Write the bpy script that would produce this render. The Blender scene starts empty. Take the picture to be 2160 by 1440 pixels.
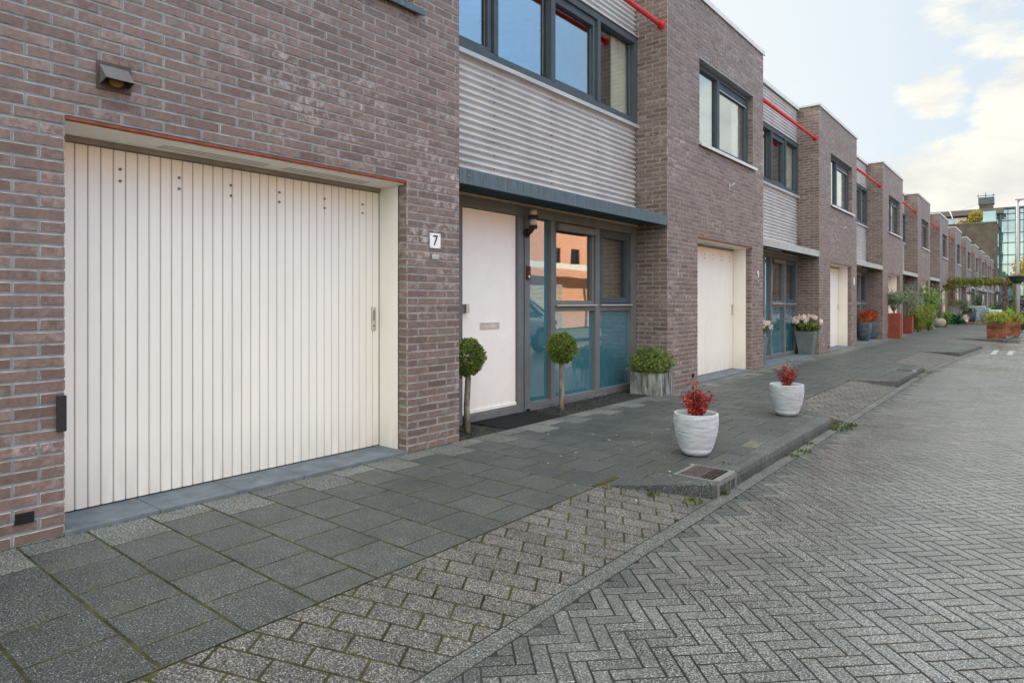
import bpy, math, random
from math import radians as R, sin, cos, pi
from mathutils import Vector, Matrix, noise as MN
random.seed(7)
sc = bpy.context.scene
COL = sc.collection
# ------------------------------------------------------------------ camera
cam_d = bpy.data.cameras.new('camera'); cam = bpy.data.objects.new('camera', cam_d); COL.objects.link(cam)
cam_d.lens = 22.667; cam_d.sensor_width = 36; cam_d.clip_end = 600; cam_d.clip_start = .05
cam_d.shift_y = -(720 - 637) / 2160
CX, CY, CZ = 3.91, 0.0, 1.21
cam.location = (CX, CY, CZ); cam.rotation_euler = (R(90), 0, R(39.2205))
sc.camera = cam
# ------------------------------------------------------------------ world
SUN_AZ, SUN_EL = R(-42), R(27)          # azimuth measured from +Y towards +X
w = bpy.data.worlds.new('World'); sc.world = w; w.use_nodes = True
nt = w.node_tree; nt.nodes.clear(); N = nt.nodes.new; LK = nt.links.new
def wn(t, **k):
    n = N(t)
    for a, b in k.items(): setattr(n, a, b)
    return n
def mth(op, a=None, b=None, tree=nt):
    n = tree.nodes.new('ShaderNodeMath'); n.operation = op
    for i, v in enumerate((a, b)):
        if v is None: continue
        if isinstance(v, (int, float)): n.inputs[i].default_value = v
        else: tree.links.new(v, n.inputs[i])
    return n.outputs[0]
def mixc(f, a, b, tree, mode='MIX'):
    n = tree.nodes.new('ShaderNodeMix'); n.data_type = 'RGBA'; n.blend_type = mode
    for i, v in ((0, f), (6, a), (7, b)):
        if isinstance(v, (int, float)): n.inputs[i].default_value = v
        elif isinstance(v, tuple): n.inputs[i].default_value = (*v[:3], 1)
        else: tree.links.new(v, n.inputs[i])
    return n.outputs[2]
def ramp(fac, stops, tree):
    n = tree.nodes.new('ShaderNodeValToRGB'); tree.links.new(fac, n.inputs[0])
    e = n.color_ramp.elements
    while len(e) < len(stops): e.new(.5)
    for i, (p, c) in enumerate(stops):
        e[i].position = p; e[i].color = (c, c, c, 1) if isinstance(c, (int, float)) else (*c, 1)
    return n.outputs[0]
sky = wn('ShaderNodeTexSky', sky_type='NISHITA', sun_disc=False, sun_elevation=SUN_EL, sun_rotation=SUN_AZ,
         air_density=1.0, dust_density=1.2, ozone_density=1.2)
tc = N('ShaderNodeTexCoord'); sep = N('ShaderNodeSeparateXYZ'); LK(tc.outputs['Generated'], sep.inputs[0])
mp = N('ShaderNodeMapping'); mp.inputs['Scale'].default_value = (1, 1, 2.4); LK(tc.outputs['Generated'], mp.inputs[0])
n1 = N('ShaderNodeTexNoise'); n1.inputs['Scale'].default_value = 3.1; n1.inputs['Detail'].default_value = 9; n1.inputs['Roughness'].default_value = .62
mp.inputs['Location'].default_value = (.35, .1, .28)
LK(mp.outputs[0], n1.inputs['Vector'])
def lobe(dx, dy, dz, width):
    v = Vector((dx, dy, dz)).normalized()
    d = N('ShaderNodeVectorMath'); d.operation = 'DOT_PRODUCT'; LK(tc.outputs['Generated'], d.inputs[0]); d.inputs[1].default_value = v
    return mth('MAXIMUM', mth('MULTIPLY', mth('SUBTRACT', d.outputs['Value'], cos(R(width))), 1 / (1 - cos(R(width)))), 0.)
# cumulus puffs low in the sky towards the end of the street
n2 = N('ShaderNodeTexNoise'); n2.inputs['Scale'].default_value = 9.; n2.inputs['Detail'].default_value = 9; n2.inputs['Roughness'].default_value = .58; LK(mp.outputs[0], n2.inputs['Vector'])
m_ = None
for (x, y, z, wdt, k) in ((-.15, 1.22, .13, 7.5, 1.), (.0, 1.25, .14, 8, 1.), (.0, 1.25, .235, 3.2, .7), (.02, 1.27, .31, 5.5, .85), (-.1225, 1.191, .3287, 3, .62), (-.07, 1.22, .45, 5, .45), (.35, 1.2, .3, 13, .8), (-.288, 1.0555, .3213, 2, .4)):  # widest lobe: cloud added out of view on the right for road glare
    v_ = mth('MULTIPLY', lobe(x, y, z, wdt), k); m_ = v_ if m_ is None else mth('MAXIMUM', m_, v_)
bk = ramp(mth('ADD', m_, mth('MULTIPLY', mth('SUBTRACT', n2.outputs['Fac'], .5), 1.9)), [(.30, 0.), (.58, 1.)], nt)
bk = mth('MULTIPLY', bk, mth('GREATER_THAN', m_, .001))
gen = mth('MULTIPLY', ramp(n1.outputs['Fac'], [(.50, 0.), (.66, 1.)], nt), mth('SUBTRACT', 1., ramp(lobe(-.35, 1, .32, 50), [(.0, 0.), (.4, 1.)], nt)))
cl = mth('MAXIMUM', gen, bk)
skyc = mixc(1.0, sky.outputs[0], (.1, .1, .1), nt, 'MULTIPLY')
# directional sky: dimmed ahead, added brightness overhead and behind lights the facades; then clouds
front = ramp(lobe(-.35, 1, .32, 62), [(.0, 0.), (.55, 1.)], nt)
east = ramp(lobe(1, .35, .42, 44), [(.0, 0.), (.4, 1.)], nt)
zen = ramp(sep.outputs[2], [(.35, 0.), (.8, 1.)], nt)
skyfill = mixc(mth('MULTIPLY', mth('SUBTRACT', 1., east), .35), skyc, (.80, .70, .58), nt)
skyfill = mixc(mth('MULTIPLY', zen, .7), skyfill, (1.27, 1.22, 1.04), nt)
skyfill = mixc(mth('MULTIPLY', east, .75), skyfill, (.20, .43, .74), nt)
skyfill = mixc(mth('MULTIPLY', front, .93), skyfill, (.164, .192, .216), nt)
skyfill = mixc(mth('MULTIPLY', lobe(-.55, 1, .35, 24), .75), skyfill, (.245, .256, .252), nt)
bshade = ramp(n2.outputs['Fac'], [(.35, (.222, .222, .21)), (.62, (.28, .272, .244))], nt)
cl = mth('MULTIPLY', cl, mth('SUBTRACT', 1., mth('MULTIPLY', east, .8)))
skyfin = mixc(cl, skyfill, bshade, nt)
bg = N('ShaderNodeBackground'); LK(skyfin, bg.inputs[0]); bg.inputs[1].default_value = 1.0
out = N('ShaderNodeOutputWorld'); LK(bg.outputs[0], out.inputs[0])
# ------------------------------------------------------------------ sun
sd = bpy.data.lights.new('sun', 'SUN'); sd.energy = 3.2; sd.angle = R(.5); sd.color = (1, .88, .72)
so = bpy.data.objects.new('sun', sd); COL.objects.link(so)
sv = Vector((sin(SUN_AZ) * cos(SUN_EL), cos(SUN_AZ) * cos(SUN_EL), sin(SUN_EL)))
so.rotation_euler = sv.to_track_quat('Z', 'Y').to_euler()
sc.view_settings.view_transform = 'Standard'; sc.view_settings.look = 'None'
sc.view_settings.exposure = 1.93; sc.view_settings.gamma = 1
# ------------------------------------------------------------------ mesh builder
class MB:
    def __init__(s): s.v = []; s.f = []; s.t = []; s.s = []; s.m = []; s.mi = 0
    def add(s, vs, fs, tone=None, smooth=False):
        b = len(s.v); s.v += [tuple(p) for p in vs]
        t = random.random() if tone is None else tone
        for f in fs: s.f.append(tuple(i + b for i in f)); s.t.append(t); s.s.append(smooth); s.m.append(s.mi)
        return s
    def box(s, x0, x1, y0, y1, z0, z1, tone=None):
        return s.add([(x0,y0,z0),(x1,y0,z0),(x1,y1,z0),(x0,y1,z0),(x0,y0,z1),(x1,y0,z1),(x1,y1,z1),(x0,y1,z1)],
                     [(0,3,2,1),(4,5,6,7),(0,1,5,4),(1,2,6,5),(2,3,7,6),(3,0,4,7)], tone)
    def obox(s, c, ax, ay, az, tone=None):
        c, ax, ay, az = map(Vector, (c, ax, ay, az))
        vs = [c + a*ax + b*ay + d*az for d in (-1, 1) for a, b in ((-1,-1),(1,-1),(1,1),(-1,1))]
        return s.add(vs, [(0,3,2,1),(4,5,6,7),(0,1,5,4),(1,2,6,5),(2,3,7,6),(3,0,4,7)], tone)
    def tube(s, pts, rad, n=8, tone=None, cap=True, smooth=True):
        pts = [Vector(p) for p in pts]
        if isinstance(rad, (int, float)): rad = [rad] * len(pts)
        vs = []; fs = []; up = None
        for i, p in enumerate(pts):
            d = (pts[min(i+1, len(pts)-1)] - pts[max(i-1, 0)]).normalized()
            if up is None: up = d.orthogonal().normalized()
            a = (up - d * up.dot(d)).normalized(); b = d.cross(a); up = a
            for k in range(n):
                th = 2*pi*k/n; vs.append(p + (a*cos(th) + b*sin(th)) * rad[i])
        for i in range(len(pts)-1):
            for k in range(n):
                k2 = (k+1) % n; fs.append((i*n+k, i*n+k2, (i+1)*n+k2, (i+1)*n+k))
        s.add(vs, fs, tone, smooth)
        if cap:
            b0 = len(s.v) - len(vs); s.f.append(tuple(b0 + k for k in range(n))[::-1]); s.t.append(.5); s.s.append(False); s.m.append(s.mi)
            b1 = b0 + (len(pts)-1)*n; s.f.append(tuple(b1 + k for k in range(n))); s.t.append(.5); s.s.append(False); s.m.append(s.mi)
        return s
    def lathe(s, c, prof, n=24, tone=.5, sq=None, smooth=True, wob=0):
        vs = []; fs = []
        for r, z in prof:
            for k in range(n):
                th = 2*pi*k/n; rr = r
                if sq: rr = r / (abs(cos(th))**sq + abs(sin(th))**sq)**(1/sq)
                if wob: rr += wob * MN.noise(Vector((cos(th)*1.3, sin(th)*1.3, z*70)))
                vs.append((c[0]+rr*cos(th), c[1]+rr*sin(th), c[2]+z))
        for i in range(len(prof)-1):
            for k in range(n):
                k2 = (k+1) % n; fs.append((i*n+k, i*n+k2, (i+1)*n+k2, (i+1)*n+k))
        return s.add(vs, fs, tone, smooth)
    def poly(s, pts, tone=None): return s.add(pts, [tuple(range(len(pts)))], tone)
    def build(s, name, m, parent=None, bevel=0, loc=None):
        me = bpy.data.meshes.new(name); me.from_pydata(s.v, [], s.f)
        a = me.attributes.new('tone', 'FLOAT', 'FACE'); a.data.foreach_set('value', s.t)
        me.polygons.foreach_set('use_smooth', s.s); me.polygons.foreach_set('material_index', s.m)
        for x in (m if isinstance(m, (list, tuple)) else [m]): me.materials.append(x)
        me.update()
        o = bpy.data.objects.new(name, me); COL.objects.link(o)
        if parent: o.parent = parent
        if loc: o.location = loc
        if bevel:
            b = o.modifiers.new('bevel', 'BEVEL'); b.width = bevel; b.segments = 2; b.limit_method = 'ANGLE'; b.harden_normals = False
        return o
def tag(o, label=None, cat=None, group=None, kind=None):
    for k, v in (('label', label), ('category', cat), ('group', group), ('kind', kind)):
        if v: o[k] = v
    return o
def thing(name, label, cat, loc=(0, 0, 0), rz=0, group=None):
    o = bpy.data.objects.new(name, None); COL.objects.link(o); o.location = loc; o.rotation_euler = (0, 0, rz)
    o.empty_display_size = .1
    return tag(o, label, cat, group)
def copy_tree(o, parent=None):
    c = o.copy(); COL.objects.link(c); c.parent = parent
    for ch in list(o.children): copy_tree(ch, c)
    return c
# ------------------------------------------------------------------ materials
def newmat(name):
    m = bpy.data.materials.new(name); m.use_nodes = True; t = m.node_tree
    return m, t, t.nodes['Principled BSDF']
def pm(name, col, rough=.5, metal=0, var=.12, scale=6, bump=0, bscale=80, tone=0, spec=.5, col2=None, stretch=None, rvar=.1, emit=None):
    m, t, p = newmat(name)
    g = t.nodes.new('ShaderNodeNewGeometry'); vec = g.outputs['Position']
    if stretch:
        mm = t.nodes.new('ShaderNodeMapping'); mm.inputs['Scale'].default_value = stretch; t.links.new(vec, mm.inputs[0]); vec = mm.outputs[0]
    n = t.nodes.new('ShaderNodeTexNoise'); n.inputs['Scale'].default_value = scale; n.inputs['Detail'].default_value = 6; n.inputs['Roughness'].default_value = .65
    t.links.new(vec, n.inputs['Vector'])
    lo = tuple(c * (1 - var * 1.8) for c in col); hi = tuple(min(1, c * (1 + var * 1.2)) for c in (col2 or col))
    c = ramp(n.outputs['Fac'], [(.32, lo), (.68, hi)], t)
    if tone:
        a = t.nodes.new('ShaderNodeAttribute'); a.attribute_name = 'tone'
        k = mth('ADD', mth('MULTIPLY', a.outputs['Fac'], 2 * tone), 1 - tone, t)
        vm = t.nodes.new('ShaderNodeVectorMath'); vm.operation = 'SCALE'; t.links.new(c, vm.inputs[0]); t.links.new(k, vm.inputs['Scale']); c = vm.outputs[0]
    t.links.new(c, p.inputs['Base Color'])
    t.links.new(mth('ADD', mth('MULTIPLY', n.outputs['Fac'], rvar), rough - rvar / 2, t), p.inputs['Roughness'])
    p.inputs['Metallic'].default_value = metal; p.inputs['Specular IOR Level'].default_value = spec
    if bump:
        b = t.nodes.new('ShaderNodeBump'); n2 = t.nodes.new('ShaderNodeTexNoise'); n2.inputs['Scale'].default_value = bscale; n2.inputs['Detail'].default_value = 4
        t.links.new(vec, n2.inputs['Vector']); t.links.new(n2.outputs['Fac'], b.inputs['Height']); b.inputs['Strength'].default_value = bump; b.inputs['Distance'].default_value = .01
        t.links.new(b.outputs[0], p.inputs['Normal'])
    if emit: p.inputs['Emission Color'].default_value = (*emit, 1); p.inputs['Emission Strength'].default_value = 1
    return m
def brickmat(name, c0, c1, effl=.55, rough=.7):
    m, t, p = newmat(name); L = t.links.new
    g = t.nodes.new('ShaderNodeNewGeometry'); a = t.nodes.new('ShaderNodeAttribute'); a.attribute_name = 'tone'
    base = ramp(a.outputs['Fac'], [(0., c0), (.55, c1), (1., tuple(x * 1.18 for x in c1))], t)
    def nz(s, d=5, off=0, r=.6):
        n = t.nodes.new('ShaderNodeTexNoise'); n.inputs['Scale'].default_value = s; n.inputs['Detail'].default_value = d; n.inputs['Roughness'].default_value = r
        ad = t.nodes.new('ShaderNodeVectorMath'); ad.operation = 'ADD'; L(g.outputs['Position'], ad.inputs[0]); ad.inputs[1].default_value = (off, off*2, off*.7)
        L(ad.outputs[0], n.inputs['Vector']); return n.outputs['Fac']
    fine = ramp(nz(38, 8), [(.3, .80), (.7, 1.16)], t)
    c = mixc(1.0, base, fine, t, 'MULTIPLY')
    zone = ramp(nz(.9, 3, 4), [(.40, .12), (.68, 1.)], t)
    pat = ramp(nz(16, 7, 9, .7), [(.45, 0.), (.62, 1.)], t)
    tn = ramp(mth('FRACT', mth('MULTIPLY', a.outputs['Fac'], 7.31, t), tree=t), [(.35, .15), (.9, 1.)], t)
    sz = t.nodes.new('ShaderNodeSeparateXYZ'); L(g.outputs['Position'], sz.inputs[0])
    salt = mth('MULTIPLY', ramp(sz.outputs[2], [(.12, 0.), (.22, 1.), (.5, 1.), (.75, 0.)], t), ramp(nz(1.7, 3, 2), [(.44, 0.), (.6, 1.)], t), t)
    zone = mth('MAXIMUM', zone, mth('MULTIPLY', salt, 1.5, t), t)
    e = mth('MULTIPLY', mth('MULTIPLY', mth('MULTIPLY', zone, pat, t), tn, t), effl, t)
    c = mixc(e, c, (.50, .44, .415), t)
    L(c, p.inputs['Base Color'])
    L(mth('ADD', mth('MULTIPLY', nz(25), .2, t), rough - .1, t), p.inputs['Roughness']); p.inputs['Specular IOR Level'].default_value = .4
    b = t.nodes.new('ShaderNodeBump'); L(nz(120, 6), b.inputs['Height']); b.inputs['Strength'].default_value = .35; b.inputs['Distance'].default_value = .006; L(b.outputs[0], p.inputs['Normal'])
    return m
def pavemat(name, c0, c1, speck=.5, sscale=170, rough=.62, wet=0, moss=0, bmp=.45, gs=130):
    m, t, p = newmat(name); L = t.links.new
    g = t.nodes.new('ShaderNodeNewGeometry'); a = t.nodes.new('ShaderNodeAttribute'); a.attribute_name = 'tone'
    def nz(s, d=4, r=.6):
        n = t.nodes.new('ShaderNodeTexNoise'); n.inputs['Scale'].default_value = s; n.inputs['Detail'].default_value = d; n.inputs['Roughness'].default_value = r
        L(g.outputs['Position'], n.inputs['Vector']); return n.outputs['Fac']
    base = mixc(a.outputs['Fac'], c0, c1, t)
    c = mixc(1., base, ramp(nz(2.6, 7, .7), [(.32, .68), (.68, 1.26)], t), t, 'MULTIPLY')
    c = mixc(1., c, ramp(nz(gs, 2, .5), [(.38, .32), (.5, .85), (.64, 2.1)], t), t, 'MULTIPLY')
    c = mixc(1., c, ramp(nz(14, 5), [(.3, .86), (.7, 1.14)], t), t, 'MULTIPLY')
    v = t.nodes.new('ShaderNodeTexVoronoi'); v.inputs['Scale'].default_value = sscale; L(g.outputs['Position'], v.inputs['Vector'])
    sp = t.nodes.new('ShaderNodeSeparateColor'); L(v.outputs['Color'], sp.inputs[0])
    s1 = mth('MULTIPLY', mth('GREATER_THAN', sp.outputs[0], 1 - speck * .5, t), mth('LESS_THAN', v.outputs['Distance'], .42, t), t)
    s1 = mth('MULTIPLY', s1, ramp(sp.outputs[1], [(0., .15), (1., .8)], t), t)
    c = mixc(s1, c, (.50, .49, .46), t)
    s2 = mth('LESS_THAN', sp.outputs[2], .22, t)
    c = mixc(mth('MULTIPLY', s2, .6, t), c, (.035, .04, .042), t)
    if moss:
        mo = mth('MULTIPLY', ramp(nz(3.2, 6), [(.56, 0.), (.7, 1.)], t), moss, t); c = mixc(mo, c, (.075, .085, .04), t)
    L(c, p.inputs['Base Color'])
    L(mth('SUBTRACT', rough + .08, mth('MULTIPLY', ramp(nz(.55, 4), [(.42, 0.), (.66, 1.)], t), wet, t), t), p.inputs['Roughness'])
    b = t.nodes.new('ShaderNodeBump'); L(v.outputs['Distance'], b.inputs['Height']); b.inputs['Strength'].default_value = bmp; b.inputs['Distance'].default_value = .004; L(b.outputs[0], p.inputs['Normal'])
    p.inputs['Specular IOR Level'].default_value = .85 if bmp < .4 else .5
    return m
def glassmat(name, refl=.42, tint=(.9, .95, 1), clear=True, col=(.02, .1, .14)):
    m = bpy.data.materials.new(name); m.use_nodes = True; t = m.node_tree; t.nodes.clear()
    o = t.nodes.new('ShaderNodeOutputMaterial'); mx = t.nodes.new('ShaderNodeMixShader')
    gl = t.nodes.new('ShaderNodeBsdfGlossy'); gl.inputs['Roughness'].default_value = .015; gl.inputs['Color'].default_value = (*tint, 1)
    gg = t.nodes.new('ShaderNodeNewGeometry'); nn = t.nodes.new('ShaderNodeTexNoise'); nn.inputs['Scale'].default_value = 1.1; t.links.new(gg.outputs['Position'], nn.inputs['Vector'])
    b = t.nodes.new('ShaderNodeBump'); b.inputs['Strength'].default_value = .06; b.inputs['Distance'].default_value = .03; t.links.new(nn.outputs['Fac'], b.inputs['Height']); t.links.new(b.outputs[0], gl.inputs['Normal'])
    fr = t.nodes.new('ShaderNodeLayerWeight'); fr.inputs['Blend'].default_value = .5
    f = mth('ADD', mth('MULTIPLY', mth('POWER', fr.outputs['Facing'], 4., t), .8, t), refl * (.62 if clear else 1), t); t.links.new(mth('MINIMUM', f, 1., t), mx.inputs[0])
    if clear: base = t.nodes.new('ShaderNodeBsdfTransparent'); base.inputs['Color'].default_value = (.9, .92, .9, 1)
    else: base = t.nodes.new('ShaderNodeBsdfDiffuse'); base.inputs['Color'].default_value = (*col, 1)
    t.links.new(base.outputs[0], mx.inputs[1]); t.links.new(gl.outputs[0], mx.inputs[2]); t.links.new(mx.outputs[0], o.inputs[0])
    return m
M = {}
M['brick'] = brickmat('purple_brown_brick', (.132, .088, .072), (.174, .119, .098), .8, .58)
M['arris'] = pm('brick_arris_glint', (.17, .125, .105), .5, var=.25, scale=11, col2=(.48, .43, .40), spec=.6)  # lighter patchy edge colour paints glints along the brick outlines
M['mortar'] = pm('grey_mortar', (.255, .27, .275), .9, var=.15, scale=9, bump=.4, bscale=160)
M['orange'] = brickmat('orange_brick', (.50, .20, .11), (.62, .28, .16), .15)
M['frame'] = pm('anthracite_frame', (.055, .075, .09), .35, var=.08, spec=.5)
M['frame_grey'] = pm('grey_brown_frame', (.14, .15, .15), .38, var=.08)
M['frame_dark'] = pm('black_gap', (.015, .015, .017), .6)
M['alu'] = pm('weathered_alu', (.50, .50, .49), .34, metal=.55, var=.10, scale=3, stretch=(1, .4, 6))
M['alu_clad'] = pm('corrugated_alu', (.56, .56, .545), .38, metal=.55, var=.07, scale=2)
M['cap'] = pm('parapet_cap', (.62, .62, .6), .4, metal=.2, var=.06)
M['cream'] = pm('cream_paint', (.84, .805, .725), .5, var=.022, scale=1.4, stretch=(1, 3, .7))
def grime(m, z0, z1, col, k):
    t = m.node_tree; p = t.nodes['Principled BSDF']; src = p.inputs['Base Color'].links[0].from_socket
    g = t.nodes.new('ShaderNodeNewGeometry'); sp = t.nodes.new('ShaderNodeSeparateXYZ'); t.links.new(g.outputs['Position'], sp.inputs[0])
    mp_ = t.nodes.new('ShaderNodeMapping'); mp_.inputs['Scale'].default_value = (9, 9, 1.6); t.links.new(g.outputs['Position'], mp_.inputs[0])
    n = t.nodes.new('ShaderNodeTexNoise'); n.inputs['Scale'].default_value = 1.6; n.inputs['Detail'].default_value = 7; t.links.new(mp_.outputs[0], n.inputs['Vector'])
    h = ramp(mth('ADD', sp.outputs[2], mth('MULTIPLY', mth('SUBTRACT', n.outputs['Fac'], .5, t), .35, t), t), [(z0, 1.), (z1, 0.)], t)
    f = mth('MULTIPLY', mth('MULTIPLY', h, ramp(n.outputs['Fac'], [(.38, .25), (.62, 1.)], t), t), k, t)
    t.links.new(mixc(f, src, col, t), p.inputs['Base Color'])
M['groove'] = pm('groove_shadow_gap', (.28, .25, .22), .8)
M['white'] = pm('white_paint', (.87, .83, .76), .45, var=.02)
M['redox'] = pm('red_oxide_lintel', (.26, .07, .04), .7, var=.2, scale=14)
M['bluestone'] = pm('blue_stone', (.13, .155, .175), .42, var=.16, scale=7, bump=.15)
M['canopy'] = pm('canopy_blue_grey', (.09, .125, .145), .4, var=.2, scale=5, stretch=(1, 9, .8))
M['canopy_lt'] = pm('canopy_weathered_light', (.42, .43, .41), .5, var=.18, scale=5, stretch=(1, 5, .8))
M['rib'] = pm('canopy_rib_blue', (.05, .08, .105), .3, var=.1)
M['red'] = pm('red_lacquer', (.62, .02, .02), .25, var=.05, spec=.6)
M['glass'] = glassmat('window_glass', .31, (.92, .97, 1.))
M['glass_bay'] = glassmat('bay_window_glass', .50, (.90, .97, 1.))
M['glass_low'] = glassmat('window_glass_low', .42, (1, .98, .94))
M['teal'] = glassmat('teal_spandrel_glass', .28, (.9, .97, 1.), False, (.05, .17, .215))
M['room'] = pm('dim_room', (.16, .15, .13), .9, var=.1)
M['curtain'] = pm('linen_curtain', (.90, .86, .76), .85, var=.06, scale=5)
M['blind'] = pm('blind_fabric', (.45, .52, .56), .8, var=.05)
M['oliveblind'] = pm('olive_screen', (.30, .30, .20), .8, var=.1)
M['black'] = pm('black_plastic', (.02, .02, .022), .4)
M['steel'] = pm('steel', (.26, .265, .26), .35, metal=.8, var=.1)
M['ironplate'] = pm('cast_iron_grate', (.13, .115, .11), .5, metal=.4, var=.25, scale=30)
M['handle'] = pm('satin_handle', (.62, .58, .50), .35, metal=.4)
M['bronze'] = pm('copper_brown_bell', (.10, .035, .02), .35, metal=.3)
M['slab'] = pavemat('dark_concrete_slab', (.050, .059, .060), (.074, .083, .082), .34, 190, .50, .18, .35)
M['road'] = pavemat('herringbone_clinker', (.108, .115, .114), (.146, .152, .148), .80, 160, .25, .20, .06, .12)
M['rampb'] = pavemat('ramp_brick', (.078, .077, .072), (.112, .107, .099), .62, 190, .66, .05, .12)
M['edge'] = pavemat('pale_edge_slab', (.105, .115, .112), (.165, .172, .162), .3, 130, .7, 0, .35)
M['tan'] = pavemat('tan_edge_slab', (.12, .12, .09), (.15, .148, .11), .2, 110, .7, 0, .3)
M['gutter'] = pavemat('gutter_concrete', (.092, .10, .098), (.125, .13, .125), .4, 130, .6, .15, .2)
M['gutterd'] = pavemat('gutter_brick_damp', (.055, .064, .066), (.078, .088, .09), .5, 190, .5, .15, .2)
M['kerb'] = pavemat('kerb_concrete', (.052, .060, .062), (.078, .085, .086), .25, 150, .62, .1, .35)
M['joint'] = pm('joint_soil_moss', (.007, .008, .005), .95, var=.5, scale=7, col2=(.046, .044, .010), bump=.5)
M['jointr'] = pm('joint_soil', (.010, .012, .013), .95, var=.5, scale=3, col2=(.022, .025, .020), bump=.5)
M['soil'] = pm('potting_soil', (.03, .022, .016), .95, var=.4, scale=30, bump=.6)
M['gravel'] = pm('dark_basalt_chippings', (.045, .052, .06), .45, var=.2, tone=.55)
M['rubber'] = pm('rubber_mat', (.012, .012, .013), .55)
M['bark'] = pm('pale_bark', (.28, .235, .18), .8, var=.35, scale=24, bump=.8, bscale=60, stretch=(1, 1, .3))
def leaf(name, c0, c1, tone=.45, tr=.25):
    m = pm(name, c0, .5, var=.15, scale=5, tone=tone, col2=c1, spec=.4)
    return m
M['box'] = leaf('boxwood_leaf', (.09, .16, .02), (.24, .31, .06), .7)
M['boxl'] = leaf('bright_boxwood_leaf', (.09, .15, .025), (.19, .25, .06), .6)
M['olive'] = leaf('olive_leaf', (.15, .20, .13), (.27, .34, .22))
M['shrub'] = leaf('yellow_green_leaf', (.15, .21, .025), (.34, .38, .07), .5)
M['fresh'] = leaf('fresh_green_leaf', (.09, .20, .03), (.18, .36, .06), .5)
M['dark'] = leaf('deep_green_leaf', (.015, .07, .025), (.03, .13, .05), .5)
M['redl'] = leaf('crimson_leaf', (.24, .014, .02), (.48, .07, .03), .55)
M['redd'] = leaf('maroon_leaf', (.12, .012, .02), (.24, .03, .03), .5)
M['orangel'] = leaf('orange_red_leaf', (.50, .07, .03), (.62, .20, .04), .5)
M['flower'] = leaf('pale_pink_flower', (.66, .52, .48), (.80, .68, .62), .15)
M['vine'] = leaf('vine_leaf', (.08, .13, .015), (.26, .26, .05), .55)
M['gold'] = leaf('golden_autumn_leaf', (.22, .19, .03), (.40, .33, .07), .4)
M['straw'] = leaf('straw_grass', (.30, .19, .08), (.42, .28, .12), .4)
M['potw'] = pm('white_ribbed_pot', (.50, .545, .59), .6, var=.16, scale=9, bump=.25, bscale=120, stretch=(1, 1, 8))
M['zinc'] = pm('weathered_zinc', (.06, .085, .085), .45, metal=.45, var=.5, scale=6, col2=(.33, .35, .33), stretch=(2.6, 2.6, .5))
M['greyp'] = pm('grey_woven_planter', (.15, .18, .19), .7, var=.12, bump=.5, bscale=90)
M['darkp'] = pm('slate_pot', (.09, .115, .14), .6, var=.35, scale=12, bump=.4, bscale=30)
M['corten'] = pm('rust_red_steel', (.25, .065, .04), .75, var=.14, scale=10, bump=.2)
M['corten2'] = pm('brown_corten', (.17, .065, .035), .75, var=.35, scale=4, bump=.2, col2=(.25, .10, .055))
M['stonep'] = pm('beige_stone_pot', (.36, .34, .27), .7, var=.12)
M['bluep'] = pm('blue_grey_pot', (.30, .38, .46), .6, var=.1)
M['navyp'] = pm('dark_blue_grey_pot', (.08, .11, .15), .55)
M['whitep'] = pm('white_pot', (.72, .74, .74), .5)
M['sofa'] = pm('pale_blue_cushion', (.42, .52, .60), .8, var=.05, bump=.2)
M['wood'] = pm('weathered_wood', (.17, .12, .08), .8, var=.3, scale=6, stretch=(6, 6, .5), bump=.3)
M['greywood'] = pm('grey_fence_wood', (.34, .31, .26), .8, var=.3, scale=3, stretch=(3, .6, 14), bump=.3)
M['rope'] = pm('macrame_rope', (.62, .60, .55), .9)
M['lampp'] = pm('galvanised_pole', (.42, .44, .45), .5, metal=.3, var=.05)
M['greenbowl'] = pm('dark_green_bowl', (.012, .05, .04), .4)
M['darkbrick'] = pm('dark_brown_facade_brick', (.105, .088, .068), .8, var=.18, scale=1.2, bump=.2, bscale=6)
M['conc'] = pm('grey_render', (.15, .14, .125), .85, var=.1, scale=.6)
M['bglass'] = glassmat('office_glass', .36, (.8, .93, .95), False, (.10, .24, .27))
M['carsilver'] = pm('silver_car_paint', (.50, .50, .47), .25, metal=.5, var=.02)
M['cardark'] = pm('dark_car_paint', (.015, .02, .035), .2, var=.02, spec=.7)
M['carglass'] = glassmat('car_glass', .25, (.9, .95, 1), False, (.01, .012, .014))
M['rub'] = pm('tyre', (.02, .02, .02), .8)
M['limegreen'] = pm('lime_green_metal', (.10, .42, .05), .4)
M['marking'] = pm('white_marking', (.34, .35, .345), .6, var=.12, scale=20)
M['grass'] = pm('grass_ground', (.07, .10, .03), .95, var=.3)
M['lamp_on'] = pm('strip_light_lens', (.8, .85, .8), .4)
M['plate'] = pm('enamel_plate', (.82, .82, .80), .3, var=.02)
M['digit'] = pm('digit_black', (.03, .025, .02), .4)
M['glassclear'] = pm('lamp_glass', (.55, .47, .36), .12, var=.05)
grime(M['cream'], .03, .42, (.40, .37, .30), .38); grime(M['white'], .08, .35, (.45, .42, .36), .30)
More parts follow.
